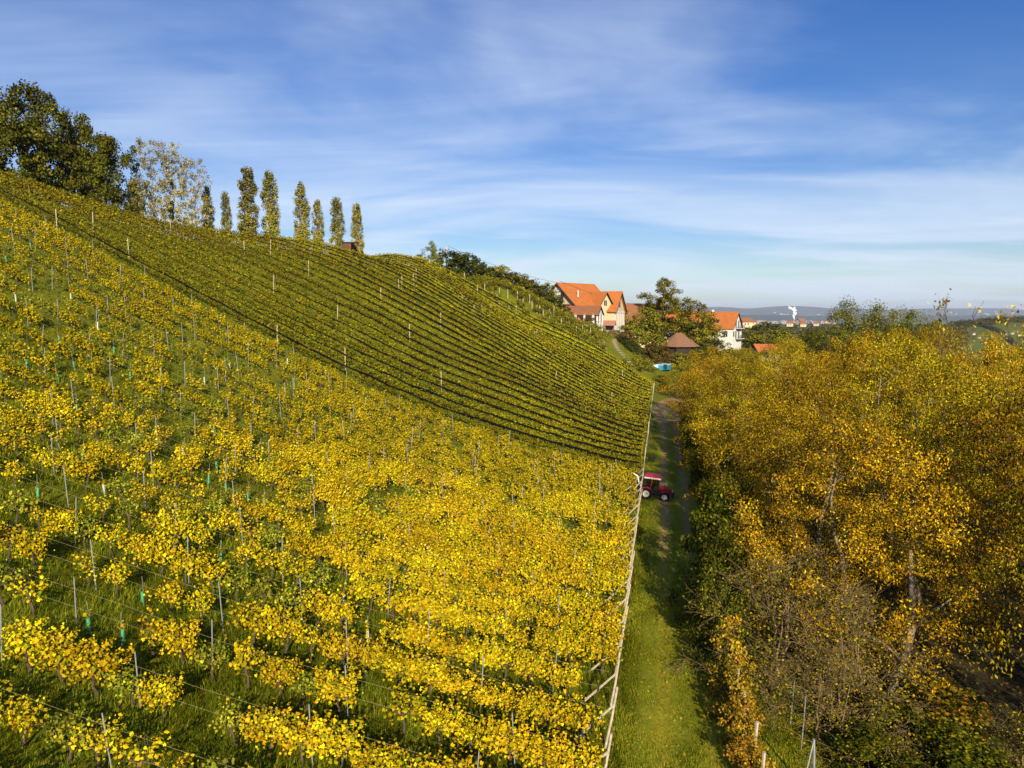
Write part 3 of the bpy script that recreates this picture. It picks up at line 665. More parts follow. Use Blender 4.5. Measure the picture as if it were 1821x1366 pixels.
kind('bush_yellow', 3, 4.0, rad=2.2, crown_base=0.15, prof=bush_prof, n_clump=60, leaves=60, clump_r=0.55, leaf=0.19, cols=[(0.40, 0.30, 0.016), (0.28, 0.24, 0.016), (0.18, 0.18, 0.014), (0.50, 0.36, 0.018)], w=(3, 4, 4, 2), stems=3, trunk_r=0.08, upright=0.9)
kind('bush_russet', 2, 4.0, rad=2.2, crown_base=0.15, prof=bush_prof, n_clump=55, leaves=55, clump_r=0.55, leaf=0.20, cols=[(0.16, 0.075, 0.015), (0.20, 0.12, 0.016), (0.10, 0.07, 0.012), (0.12, 0.11, 0.014)], stems=3, trunk_r=0.08, upright=0.9)
kind('garden', 3, 10.0, rad=3.6, crown_base=1.3, prof=round_prof, n_clump=95, leaves=60, clump_r=0.85, leaf=0.28, cols=[(0.15, 0.155, 0.008), (0.24, 0.22, 0.010), (0.09, 0.10, 0.007), (0.34, 0.28, 0.012)], w=(4, 4, 3, 2), trunk_r=0.2)
kind('garden_gold', 2, 10.0, rad=3.4, crown_base=1.6, prof=round_prof, n_clump=130, leaves=62, clump_r=0.85, leaf=0.30, cols=[(0.30, 0.24, 0.016), (0.22, 0.20, 0.016), (0.14, 0.14, 0.012), (0.40, 0.29, 0.016)], trunk_r=0.24, upright=0.6)
kind('tall', 1, 18.0, rad=5.6, crown_base=4.0, prof=round_prof, n_clump=170, leaves=110, clump_r=1.0, leaf=0.27, cols=[(0.24, 0.19, 0.010), (0.15, 0.135, 0.008), (0.09, 0.09, 0.006), (0.34, 0.255, 0.012)], w=(3, 4, 4, 1.5), trunk_r=0.35, upright=0.7)
kind('far', 3, 10.0, rad=4.6, crown_base=0.6, prof=round_prof, n_clump=45, leaves=26, clump_r=1.3, leaf=0.85, cols=[(0.09, 0.10, 0.014), (0.13, 0.125, 0.016), (0.07, 0.08, 0.012), (0.18, 0.14, 0.02)])
kind('bare', 2, 6.0, rad=3.4, crown_base=0.8, prof=bush_prof, n_clump=150, leaves=16, clump_r=0.8, leaf=0.10, cols=[(0.40, 0.29, 0.01), (0.20, 0.17, 0.01)], bark=mat('bark_twig', (0.30, 0.205, 0.085), 0.9, 0.5, 5), trunk_r=0.12, upright=0.5, twigs=5, stems=4, min_r=0.012)
kind('hedge', 3, 3.2, rad=1.5, crown_base=0.1, prof=bush_prof, n_clump=60, leaves=90, clump_r=0.42, leaf=0.10, cols=[(0.12, 0.125, 0.006), (0.07, 0.085, 0.005), (0.24, 0.20, 0.008), (0.045, 0.055, 0.004)], stems=3, trunk_r=0.06, upright=0.9, min_r=0.008)  # dark green leaves, with the wood-edge shade also put into their colour
kind('hedge_orange', 3, 3.0, rad=1.2, crown_base=0.1, prof=bush_prof, n_clump=46, leaves=60, clump_r=0.40, leaf=0.12, cols=[(0.52, 0.22, 0.016), (0.42, 0.25, 0.016), (0.30, 0.20, 0.014), (0.20, 0.16, 0.012), (0.55, 0.34, 0.016)], stems=3, trunk_r=0.05, upright=0.9, min_r=0.008)

def plant(kname, name, label, cat, X, Y, top=None, hgt=None, width=None, group=None, var=None, sink=0.0, rz=None):
    bh, br, ms = K[kname]; z = h(X, Y) - sink
    hg = hgt if hgt is not None else top - z; sc = hg / bh; sw = sc if width is None else width / (2 * br)
    t = thing(name, label, cat, (X, Y, z), rng.uniform(0, 6.28) if rz is None else rz, group, (sw, sw, sc))
    v = ms[(rng.integers(len(ms)) if var is None else var % len(ms))]; link('trunk', v[0], t); link('crown', v[1], t); return t
def plant_px(kname, name, label, cat, px, py_top, Y, wpx=None, group=None, var=None, sink=0.0):
    p = at(px, py_top, Y); return plant(kname, name, label, cat, p[0], Y, top=p[2], width=None if wpx is None else wpx * Y / F, group=group, var=var, sink=sink)

# --- crest of the hill
for i, (px, py, Y, w, lab) in enumerate(((-35, 170, 92, 190, 'broad dark oak farthest up the crest'), (48, 152, 94, 170, 'tallest dark green oak among the crest oaks'), (125, 203, 100, 120, 'oak with yellowing crown between two darker oaks on the crest'),
                                       (186, 236, 97, 112, 'low spreading dark oak beside the thin bare poplars'), (236, 318, 100, 36, 'small dark tree under the lowest crest oak'))):
    plant_px('oak', 'oak_tree', lab, 'tree', px, py, Y, w, 'dark oaks on the crest', var=i)
for i, (px, py, Y, w, lab) in enumerate(((266, 250, 98, 66, 'thin leafless poplar standing against the dark oaks'), (304, 256, 100, 68, 'thin poplar carrying round mistletoe balls on its trunk'), (342, 284, 102, 56, 'thin brownish poplar next to the small dark column poplar'))):
    tr_ = plant_px('thin_poplar', 'thin_poplar', lab, 'tree', px, py, Y, w, 'thin half bare poplars on the crest', var=i)
for i, (px, py, d, lab) in enumerate(((304, 326, 0.95, 'round mistletoe ball high in the thin poplar'), (304, 361, 0.8, 'small mistletoe ball halfway up the thin poplar trunk'), (303, 374, 1.0, 'leafy mistletoe ball low on the thin poplar trunk'), (304, 386, 0.9, 'lowest mistletoe ball on the thin poplar trunk'))):
    p = at(px, py, 99.2); n = 160; dr = unit(rng.normal(size=(n, 3))); P = dr * (rng.random((n, 1)) ** 0.4) * d * 0.5
    V, Fc, C = leaf_geo(rng, P, dr + rng.normal(0, 0.4, (n, 3)), rng.uniform(0.12, 0.2, n), palette(rng, n, [(0.06, 0.065, 0.012), (0.09, 0.09, 0.015)]))
    t = thing('mistletoe', lab, 'mistletoe', p, 0, 'mistletoe balls in the poplar'); link('foliage', np_mesh('foliage', V, Fc, LEAF, C), t)
    MB().tube([(0, 0.6, -0.1), (0, 0, 0)], [0.03, 0.02], 4).build('stalk', BARK_PALE, t)
for i, (px, py, Y, w, lab) in enumerate(((367, 332, 108, 20, 'small dark column poplar touching the thin bare poplars'), (400, 342, 110, 17, 'slim short column poplar standing between a small dark one and the tallest'), (438, 297, 108, 31, 'tallest column poplar with a forked double top'),
                                       (478, 307, 112, 27, 'tall pointed column poplar right beside the forked one'), (535, 327, 118, 25, 'column poplar with a gap before the paired shorter ones'), (564, 357, 121, 19, 'short column poplar with thin notched top in the middle of the row'),
                                       (598, 352, 123, 23, 'full column poplar nearest the shed on its uphill side'), (634, 361, 126, 20, 'column poplar rising directly behind the brown shed'))):
    plant_px('column', 'column_poplar', lab, 'tree', px, py, Y, w, 'row of column poplars on the crest', var=i, sink=0.3)
# brown open hut on the crest
def ground_at(px, py_line, Y): q = at(px, py_line, Y); return q[0], h(q[0], Y)
x0, z0 = ground_at(624, 455, 119); zz = at(624, 455, 119)[2]
t = thing('field_shed', 'brown open fronted wooden shed on the crest below a poplar', 'shed', (x0, 119, zz), math.radians(12))
zb = z0 - zz - 0.3
def planks(parent, a, b, zlo, zhi, n, mt, name='plank'):
    a, b = Vector(a), Vector(b); d = (b - a); L_ = d.length; ang = math.atan2(d.y, d.x); R = Matrix.Rotation(ang, 3, 'Z'); w_ = L_ / n
    me = MB().box((0, 0, (zlo + zhi) / 2), (w_ * 0.94, 0.05, zhi - zlo), R).mesh(name, mt)
    for i in range(n):
        p = a + d * ((i + 0.5) / n); o_ = link(name, me, parent); o_.location = (p.x, p.y + rng.normal(0, 0.006), 0)
planks(t, (-1.15, -0.9), (0.0, -0.9), zb, 2.1, 6, BROWNWOOD)
planks(t, (-1.15, -0.9), (-1.15, 0.9), zb, 2.1, 8, BROWNWOOD); planks(t, (1.15, -0.9), (1.15, 0.9), zb, 2.1, 8, BROWNWOOD); planks(t, (-1.15, 0.92), (1.15, 0.92), zb, 2.1, 10, DARKWOOD)
MB().box((0, 0, 2.17), (2.75, 2.3, 0.10)).build('roof', DARKWOOD, t)
for x in (0.04, 1.12): MB().box((x, -0.93, 1.0 + zb / 2), (0.1, 0.1, 2.2 - zb)).build('post', BROWNWOOD, t)
MB().box((0.55, 0.2, 0.45), (0.95, 0.4, 0.06)).build('bench', BROWNWOOD, t)
MB().extrude([(0.45, 2.1), (1.10, 2.1), (1.10, 1.2)], -0.98, -0.93, 1).build('corner_board', BROWNWOOD, t)
# bushes on the far crest
for i, (px, py, Y, w, k, lab) in enumerate(((745, 452, 142, 14, 'bush', 'tiny bush at the upper end of the crest hedge'), (768, 430, 143, 30, 'garden', 'slender young tree at the upper end of the crest hedge'), (800, 446, 146, 42, 'bush', 'dark bush round the foot of the utility pole'), (830, 452, 147, 44, 'bush', 'tallest dark bush below the utility pole'),
        (858, 470, 148, 30, 'bush', 'dark narrow bush between two broad ones in the crest hedge'), (885, 474, 150, 40, 'bush_yellow', 'yellowish bush in the middle of the crest hedge'), (910, 484, 152, 40, 'bush', 'broad dark bush in the middle of the crest hedge'), (930, 492, 153, 36, 'bush', 'dark bush with reddish neighbour in the crest hedge'),
        (945, 499, 154, 34, 'bush_russet', 'reddish bush in the lower crest hedge'), (955, 505, 155, 36, 'bush', 'dark bush near the lower end of the crest hedge'), (972, 503, 157, 40, 'garden', 'feathery green tree beside the timbered gable'), (985, 530, 158, 34, 'bush', 'low dark bush under the timbered gable'),
        (815, 452, 149, 36, 'bush', 'dark bush just below the utility pole on its downhill side'), (845, 462, 146, 34, 'bush', 'dark bush with pointed top in the upper crest hedge'), (872, 476, 147, 34, 'bush', 'dark bush before the yellowish one in the crest hedge'), (898, 482, 150, 34, 'bush', 'dark bush behind the yellowish one in the crest hedge'), (920, 490, 151, 34, 'bush_yellow', 'olive bush in the lower half of the crest hedge'), (938, 505, 150, 34, 'bush', 'low dark bush in front of the reddish one in the crest hedge'), (965, 522, 154, 34, 'bush', 'low dark bush in front of the feathery tree'))):
    q = at(px, py, Y); plant(k, 'crest_tree' if k == 'garden' else 'crest_bush', lab, 'tree' if k == 'garden' else 'bush', q[0], Y, hgt=max(2.6, q[2] - h(q[0], Y)), width=w * Y / F * (1.15 if k == 'garden' else 1.7), group='hedge along the far crest')

# ------------------------------------------------------------------ wood right of the track
W = []
def wood(X, Y, hgt, k='walnut'): W.append((X, Y, hgt, k))
for Y, offs in ((19.5, (17, 25)), (29.0, (11.4, 20, 29)), (37, (10.2, 17.5, 27, 36)), (46.5, (9.8, 18, 28, 38)), (57, (9.6, 18, 28, 39)), (68, (9.4, 18, 29, 41)), (79, (9.2, 18, 30, 43)), (91, (8.6, 19, 32, 46))):
    for i, d in enumerate(offs):
        X = postX(Y) + d + rng.normal(0, 0.7); y = Y + rng.normal(0, 1.0)
        hg = rng.uniform(10.8, 12.6) + min(3.4, max(0, d - 9) * 0.16) + (rng.uniform(-1.4, 0.9) if i else -0.4) + (1.0 if d > 15 and Y < 60 else 0)
        wood(X, y, min(hg, 16.6), 'walnut')
for X, Y, hg, k in W:
    plant(k, 'walnut_tree', 'golden brown walnut tree leaning out over the shaded track' if X - postX(Y) < 10 else 'golden brown walnut tree standing inside the wood', 'tree', X, Y, hgt=hg, width=2 * 5.4 * rng.uniform(0.86, 1.10), group='walnut trees along the track edge' if X - postX(Y) < 10 else 'walnut trees of the wood')
for i, (px, py, Y, w, lab) in enumerate(((1505, 535, 118, 90, 'thin topped green tree rising above the golden wood'), (1560, 542, 112, 110, 'broad green tree behind the golden wood'), (1610, 545, 108, 100, 'dark green tree behind the golden wood'), (1665, 562, 104, 80, 'low green tree at the far edge of the golden wood'),
                                        (1440, 588, 125, 90, 'olive tree between the golden wood and the dark round tree'), (1390, 602, 128, 80, 'olive tree before the dark round tree'))):
    q = at(px, py, Y); plant('walnut_green', 'green_tree', lab, 'tree', q[0], Y, top=q[2], width=w * Y / F * 1.2, group='green trees behind the wood')
# leaf litter under the trees
fx, fy = np.meshgrid(np.linspace(0, 1, 60), np.arange(8, 112, 1.0)); left = postX(fy) + np.interp(fy, [8, 18, 24, 30, 112], [8.6, 8.4, 7.6, 6.4, 6.2]) + 0.4 * vnoise(fy, fy * 0, 2.0, 8); FXX = left + fx * 48
FZ = H(FXX, fy) + bumps(FXX, fy) + 0.09; FZ[:, 0] -= 0.3; fi = np.arange(fx.size).reshape(fx.shape)
tag(link('forest_floor', np_mesh('forest_floor', np.stack([FXX, fy, FZ], -1).reshape(-1, 3), np.stack([fi[:-1, :-1], fi[:-1, 1:], fi[1:, 1:], fi[1:, :-1]], -1).reshape(-1, 4), mat('litter', (0.085, 0.055, 0.025), 0.95, nscale=4.0, col2=(0.035, 0.035, 0.012), spec=0.1, bump=0.8, bscale=9), smooth=True)), 'brown leaf litter on the floor of the wood', kind='structure')
n = 9000; X, Y = scatter(rng, n, 15, 60, lambda Y: (postX(Y) + 7.5, postX(Y) + 26), 1.6)
Lg = leaf_geo(rng, np.stack([X, Y, H(X, Y) + bumps(X, Y) + 0.14], 1), rng.normal(0, 0.4, (n, 3)) + (0, 0, 1), rng.uniform(0.09, 0.17, n), palette(rng, n, [(0.30, 0.18, 0.02), (0.20, 0.11, 0.02), (0.36, 0.26, 0.03), (0.10, 0.11, 0.015)]), 'q')
tag(link('leaf_litter', np_mesh('leaf_litter', Lg[0], Lg[1], LEAF, Lg[2])), 'fallen leaves lying under the walnut trees', 'leaves', kind='stuff')
# bare tips above the canopy
for i, (px, py, Y, lab) in enumerate(((1685, 535, 34, 'leafy shoot sticking up out of the golden canopy'), (1735, 545, 34, 'bare forked shoot sticking up out of the golden canopy'), (1795, 566, 33, 'short leafy shoot beside the bare forked one'))):
    p = at(px, py, Y); b0 = at(px - 14, 632, Y); t = thing('branch_shoot', lab, 'branch', b0, 0, 'shoots above the canopy'); d = p - b0; mb = MB(); ends = []
    mb.tube([(0, 0, 0), tuple(d * 0.3 + (-0.16, 0, 0.0)), tuple(d * 0.6 + (0.14, 0, 0.05)), tuple(d * 0.82 + (-0.08, 0, 0.0)), tuple(d)], [0.028, 0.024, 0.019, 0.014, 0.008], 5)
    for k in range(6):
        s = d * rng.uniform(0.3, 0.95); e = s + rng.normal(0, 0.45, 3) + (0, 0, 0.35); mb.tube([tuple(s), tuple((s + e) / 2 + rng.normal(0, 0.05, 3)), tuple(e)], [0.012, 0.009, 0.006], 4); ends += [e, (s + e) / 2]
    ends.append(d); mb.build('twig', BARK, t); n = 46 if i != 1 else 16
    E_ = np.array(ends); P = E_[rng.integers(0, len(E_), n)] + rng.normal(0, 0.16, (n, 3))
    V, Fc, C = leaf_geo(rng, P, rng.normal(0, 0.6, (n, 3)) + (0, -0.5, 0.6), rng.uniform(0.16, 0.26, n), palette(rng, n, WAL), 'blade', 0.8, 0.25); link('leaves', np_mesh('leaves', V, Fc, LEAF, C), t)
# hedge and scrub at the edge of the track
E_COL = 'scrub along the wood edge'
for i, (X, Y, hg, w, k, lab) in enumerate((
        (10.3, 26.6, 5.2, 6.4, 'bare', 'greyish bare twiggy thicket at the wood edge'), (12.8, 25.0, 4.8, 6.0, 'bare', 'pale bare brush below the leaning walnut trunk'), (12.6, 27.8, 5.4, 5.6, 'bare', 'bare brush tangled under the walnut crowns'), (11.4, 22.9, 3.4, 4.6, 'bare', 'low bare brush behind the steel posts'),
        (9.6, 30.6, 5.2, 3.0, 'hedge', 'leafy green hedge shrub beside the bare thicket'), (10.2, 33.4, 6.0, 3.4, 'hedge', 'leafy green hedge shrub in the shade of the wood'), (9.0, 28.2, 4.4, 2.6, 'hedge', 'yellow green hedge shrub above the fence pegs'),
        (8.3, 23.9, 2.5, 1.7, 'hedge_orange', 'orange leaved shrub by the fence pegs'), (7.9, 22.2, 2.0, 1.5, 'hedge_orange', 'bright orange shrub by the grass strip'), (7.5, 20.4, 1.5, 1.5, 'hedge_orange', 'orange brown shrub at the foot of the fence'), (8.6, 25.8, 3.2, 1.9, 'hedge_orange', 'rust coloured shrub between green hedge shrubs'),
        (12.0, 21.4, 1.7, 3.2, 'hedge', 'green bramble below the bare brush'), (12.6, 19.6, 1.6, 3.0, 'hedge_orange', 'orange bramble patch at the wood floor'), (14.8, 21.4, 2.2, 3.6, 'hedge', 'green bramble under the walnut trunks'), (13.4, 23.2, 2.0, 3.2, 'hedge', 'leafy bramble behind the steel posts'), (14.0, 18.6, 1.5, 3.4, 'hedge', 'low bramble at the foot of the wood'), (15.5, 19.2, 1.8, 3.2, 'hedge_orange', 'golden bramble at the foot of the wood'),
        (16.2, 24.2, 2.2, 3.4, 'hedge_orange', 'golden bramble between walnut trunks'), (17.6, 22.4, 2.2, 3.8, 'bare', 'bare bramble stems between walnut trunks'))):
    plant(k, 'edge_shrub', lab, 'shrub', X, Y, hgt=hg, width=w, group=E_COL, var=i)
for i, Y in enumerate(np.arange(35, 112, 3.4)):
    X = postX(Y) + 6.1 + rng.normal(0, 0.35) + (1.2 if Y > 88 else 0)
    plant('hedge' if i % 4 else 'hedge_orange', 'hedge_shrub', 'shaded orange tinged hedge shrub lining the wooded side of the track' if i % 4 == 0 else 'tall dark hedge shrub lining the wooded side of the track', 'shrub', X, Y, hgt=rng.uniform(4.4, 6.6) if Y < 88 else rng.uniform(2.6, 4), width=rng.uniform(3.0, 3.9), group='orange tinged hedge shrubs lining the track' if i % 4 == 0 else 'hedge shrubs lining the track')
# leaning walnut trunk in the open
t = thing('leaning_trunk', 'pale leaning tree trunk rising out of the brush', 'tree trunk', (14.9, 25.8, h(14.9, 25.8)), 0)
MB().tube([(0, 0, -0.3), (0.25, 0.0, 1.0), (0.75, 0.1, 2.3), (1.0, 0.2, 3.4), (1.02, 0.4, 4.6), (1.15, 0.9, 6.2)], [0.19, 0.18, 0.165, 0.15, 0.12, 0.07], 9).build('stem', BARK_PALE, t, True)
MB().tube([(0.95, 0.2, 3.2), (1.7, 0.1, 4.0), (2.6, 0.3, 4.5)], [0.08, 0.06, 0.03], 6).build('limb', BARK_PALE, t, True)
MB().tube([(0.6, 0.1, 2.0), (-0.4, -0.2, 2.9), (-1.5, -0.1, 3.3)], [0.07, 0.05, 0.025], 6).build('limb', BARK_PALE, t, True)
# wooden fence pegs and steel posts by the grass strip
for i, (X, Y, hg) in enumerate(((8.75, 26.2, 1.3), (8.5, 24.8, 1.3), (8.2, 23.3, 1.25), (7.9, 21.6, 1.2), (7.6, 20.0, 1.2))):
    o = MB().tube([(0, 0, -0.2), (rng.normal(0, 0.05), 0, hg + 0.5)], 0.055, 6).build('fence_peg', POSTWOOD); o.location = (X, Y - 0.5, h(X, Y))
    tag(o, 'weathered wooden peg among orange shrubs beside the track', 'fence post', 'wooden pegs among the shrubs')
t = thing('steel_trestle', 'galvanised steel end post with slanting stay in the brush', 'post', (9.4, 19.8, h(9.4, 19.8)), 0.2)
MB().tube([(0.0, 0, -0.2), (-0.12, 0, 2.15)], 0.04, 6).build('post', GALV, t); MB().tube([(-0.12, 0, 2.1), (-0.75, -0.2, 0.0)], 0.022, 5).build('stay', GALV, t); MB().tube([(-0.1, 0.1, 1.2), (0.35, -0.2, 0.0)], 0.022, 5).build('stay', GALV, t)
for i, (px, py, Y) in enumerate(((1428, 1262, 22.5), (1408, 1232, 24))):
    p = at(px, py, Y); z = h(p[0], Y); o = MB().tube([(0, 0, 0), (0.08, 0, p[2] - z + 0.5)], 0.02, 5).build('steel_stake', GALV); o.location = (p[0], Y, z)
    tag(o, 'thin steel stake standing in the bare brush', 'stake', 'steel stakes in the brush')

# ------------------------------------------------------------------ village
def house(name, label, cat, loc, rz, L_, W_, eave, ridge, wall=WHITE, roof=ROOF, over=0.6, group=None, wins=(), base=-2.5, parent=None, off=(0, 0), rot2=0.0, hip=0.0):
    """gabled house, ridge along local x; wins: (face, u, z, w, h) with face in g0 g1 s0 s1"""
    t = parent or thing(name, label, cat, loc, rz, group)
    R = Matrix.Rotation(rot2, 3, 'Z')
    def TR(mb): mb.v = [tuple((R @ Vector(v)) + Vector((off[0], off[1], 0))) for v in mb.v]; return mb
    hw = W_ / 2; hl = L_ / 2
    mb = MB().extrude([(-hw, base), (hw, base), (hw, eave), (0, ridge - 0.12), (-hw, eave)], -hl, hl, 0); TR(mb).build('wall', wall, t)
    sl = math.hypot(hw, ridge - eave); dx, dz = hw / sl, (ridge - eave) / sl; ov = over; rf = None
    for s in (-1, 1):
        e = (s * (hw + dx * ov), eave - dz * ov); th = 0.2
        prof = [(0, ridge), e, (e[0] + s * dz * th * 0, e[1] + th), (0, ridge + th / max(dx, 0.3) * 0.9)]
        if s < 0: prof = prof[::-1]
        rf = TR(MB().extrude(prof, -hl - over * 0.8, hl + over * 0.8, 0)).build('roof', roof, t)
    for g in (-1, 1):
        for s in (-1, 1):
            x = g * (hl + over * 0.8); mb = MB().add([(x, 0, ridge + 0.02), (x, s * (hw + dx * ov), eave - dz * ov + 0.02), (x, s * (hw + dx * ov), eave - dz * ov - 0.22), (x, 0, ridge - 0.26),
                                                     (x + g * 0.07, 0, ridge + 0.02), (x + g * 0.07, s * (hw + dx * ov), eave - dz * ov + 0.02), (x + g * 0.07, s * (hw + dx * ov), eave - dz * ov - 0.22), (x + g * 0.07, 0, ridge - 0.26)],
                                                    [(0, 1, 2, 3), (7, 6, 5, 4), (0, 4, 5, 1), (1, 5, 6, 2), (2, 6, 7, 3), (3, 7, 4, 0)])
            TR(mb).build('bargeboard', DARKWOOD, t)
    for (face, u, z, w, hh) in wins:
        n_ = {'g0': (-1, 0), 'g1': (1, 0), 's0': (0, -1), 's1': (0, 1)}[face]
        if n_[0]: c0 = (n_[0] * hl, u); sz = (0.12, w + 0.24, hh + 0.24); pz = (0.1, w, hh)
        else: c0 = (u, n_[1] * hw); sz = (w + 0.24, 0.12, hh + 0.24); pz = (w, 0.1, hh)
        wo = TR(MB().box((c0[0], c0[1], z), sz)).build('window', DARKWOOD, t)
        TR(MB().box((c0[0] + n_[0] * 0.045, c0[1] + n_[1] * 0.045, z), pz)).build('pane', PANE, wo)
        if n_[0]: TR(MB().box((c0[0] + n_[0] * 0.10, c0[1], z), (0.04, 0.09, hh))).build('mullion', WHITE, wo)
        else: TR(MB().box((c0[0], c0[1] + n_[1] * 0.10, z), (0.09, 0.04, hh))).build('mullion', WHITE, wo)
    return t
def gpt(px, Y): return float((px - 910.5) / F * Y * 1.0)

# main inn with steep orange roofs: apex of the near gable at (993, 504)
ap = at(993, 504, 170); gz = 11.0; a45 = math.radians(43); Lh = 13.0; Wh = 13.4
cx, cyy = ap[0] + math.cos(a45) * Lh / 2, ap[1] + math.sin(a45) * Lh / 2
rdg = ap[2] - gz
t = house('timbered_house', 'cream farmhouse with steep bright orange roof and timbered gable', 'house', (cx, cyy, gz), a45, Lh, Wh, rdg - 5.9, rdg, CREAM, ROOF, 0.9,
          wins=[('g0', -3.4, rdg - 7.4, 1.4, 1.2), ('g0', 3.0, rdg - 7.4, 1.4, 1.2), ('s0', -3.5, 3.6, 1.2, 1.4)])
# timber glazed bay in the near gable
b0 = -Lh / 2
bay = MB().box((b0 - 0.35, 0.0, rdg - 3.5), (0.7, 3.4, 2.6)).build('bay_window', DARKWOOD, t)
for u in (-1.1, -0.37, 0.37, 1.1):
    for z in (rdg - 4.3, rdg - 3.4, rdg - 2.6): MB().box((b0 - 0.72, u, z), (0.06, 0.6, 0.66)).build('pane', WHITE if z > rdg - 3.0 or abs(u) < 0.5 else PANE, bay)
MB().box((b0 - 0.05, 0, rdg - 1.35), (0.12, 2.0, 1.2)).build('gable_panel', WHITE, t)
MB().box((b0 - 0.9, 0, rdg - 5.2), (1.8, 8.5, 0.16)).build('canopy_roof', ROOF_OLD, t)
bal = MB().box((b0 - 0.9, 0, rdg - 7.9), (1.6, 9, 0.2)).build('balcony', DARKWOOD, t)
MB().box((b0 - 1.65, 0, rdg - 7.2), (0.1, 9, 0.12)).build('rail', BROWNWOOD, bal)
for u in np.linspace(-4.4, 4.4, 7): MB().box((b0 - 1.65, u, rdg - 6.6), (0.14, 0.14, 2.6)).build('post', BROWNWOOD, bal)
MB().tube([(-3.6, -3.9, rdg - 3.4), (-3.6, -3.9, rdg - 1.7)], 0.17, 8).build('chimney', WHITE, t)
MB().tube([(-4.2, -4.6, rdg - 4.3), (-4.2, -5.9, rdg - 5.4)], 0.05, 5).build('cable', BLACK, t)
# cross wing with gable to the right and far wing
house('', '', '', 0, 0, 9.0, 7.0, rdg - 6.4, rdg - 2.2, CREAM, ROOF, 0.7, parent=t, off=(2.6, -3.0), rot2=math.radians(-90), wins=[('g1', 0, rdg - 4.8, 0.8, 1.0)])
w2 = at(1078, 520, 176)
t2 = house('wing_house', 'narrow cream wing house with orange roof and white pilasters', 'house', (w2[0], 176, 11.3), math.radians(-25), 7.2, 8.6, 4.6, w2[2] - 11.3, CREAM, ROOF, 0.8,
           wins=[('g1', 0, 6.0, 1.0, 1.2), ('s0', -1.5, 2.6, 0.9, 1.3)])
for u in (-3.9, -2.3, -0.8, 0.8, 2.3, 3.9): MB().box((3.65, u, 1.3), (0.22, 0.36, 5.4)).build('pilaster', WHITE, t2)
MB().box((3.66, 0, 4.1), (0.2, 8.5, 0.45)).build('string_course', WHITE, t2)
MB().box((1.0, -4.32, 2.4), (0.36, 0.2, 3.6)).build('pilaster', WHITE, t2)
# veranda
w3 = at(1036, 545.5, 161)
zg = 12.2
t3 = house('veranda', 'low open veranda building with brown tiled roof and white pillars', 'building', (w3[0], 161, zg), math.radians(-22), 8.2, 4.8, w3[2] - zg - 1.7, w3[2] - zg, DARKWOOD, ROOF_OLD, 0.5, base=0.5)
ev = w3[2] - zg - 1.7
for u in (-3.4, -0.9, 1.3, 3.3): MB().box((u, -2.55, ev / 2 - 0.6), (0.55, 0.42, ev + 1.2)).build('pillar', WHITE, t3)
gp = MB().extrude([(-2.45, ev - 0.3), (2.45, ev - 0.3), (2.45, ev), (0, ev + 1.6), (-2.45, ev)], 4.12, 4.24, 0).build('gable', WHITE, t3)
for u in (-2.2, 0.0, 2.2): MB().box((4.2, u, ev / 2 - 0.8), (0.35, 0.5, ev + 1.2)).build('pillar', WHITE, t3)
# parasol in front
p = at(1029, 566, 155); t = thing('parasol', 'closed red garden parasol in front of the veranda', 'parasol', (p[0], 155, p[2] - 2.3), 0)
MB().tube([(0, 0, -1.0), (0, 0, 2.6)], 0.04, 6).build('pole', POSTWOOD, t); MB().tube([(0, 0, 0.9), (0, 0, 2.5)], [1.25, 0.06], 8).build('canopy', mat('parasol_red', (0.55, 0.12, 0.06), 0.8), t)
# little stone hut
p = at(1084, 592, 152); t = thing('stone_hut', 'small grey stone hut with faded pink tiled roof', 'hut', (p[0], 152, p[2]), math.radians(-14))
MB().box((-0.95, 0, 0.75), (0.2, 1.9, 2.1)).build('wall', mat('stone', (0.34, 0.29, 0.22), 0.95, 0.4, 2.5, bump=0.4), t); MB().box((0, 0.9, 0.75), (1.9, 0.2, 2.1)).build('wall', MATS['stone'], t)
MB().box((0.5, -0.1, 0.1), (1.0, 1.5, 0.9)).build('wood_pile', BROWNWOOD, t)
for s in (-1, 1): MB().add([(-1.35, 0, 2.75), (1.35, 0, 2.75), (1.35, s * 1.3, 1.75), (-1.35, s * 1.3, 1.75), (-1.35, 0, 2.6), (1.35, 0, 2.6), (1.35, s * 1.3, 1.6), (-1.35, s * 1.3, 1.6)], [(0, 1, 2, 3), (7, 6, 5, 4), (0, 4, 5, 1), (1, 5, 6, 2), (2, 6, 7, 3), (3, 7, 4, 0)]).build('roof', ROOF_PINK, t)
MB().box((0.95, -0.85, 0.8), (0.14, 0.14, 2.0)).build('post', BROWNWOOD, t); MB().extrude([(-1.0, 1.75), (1.0, 1.75), (0, 2.6)], -1.2, -1.1, 0).build('gable', BROWNWOOD, t)
# diamond shaped frame
p = at(1065, 575, 150); t = MB(); t.tube([(0, 0, 0.85), (0.62, 0, 0.28), (0, 0, -0.25), (-0.62, 0, 0.28), (0, 0, 0.85)], 0.05, 5)
t.tube([(0, 0, -0.25), (0, 0, -1.6)], 0.04, 5); o = t.build('diamond_frame', mat('pale_green_paint', (0.36, 0.55, 0.38), 0.6)); o.location = p - np.array([0, 0, 0.3]); tag(o, 'pale green diamond shaped frame on a post below the veranda', 'frame')
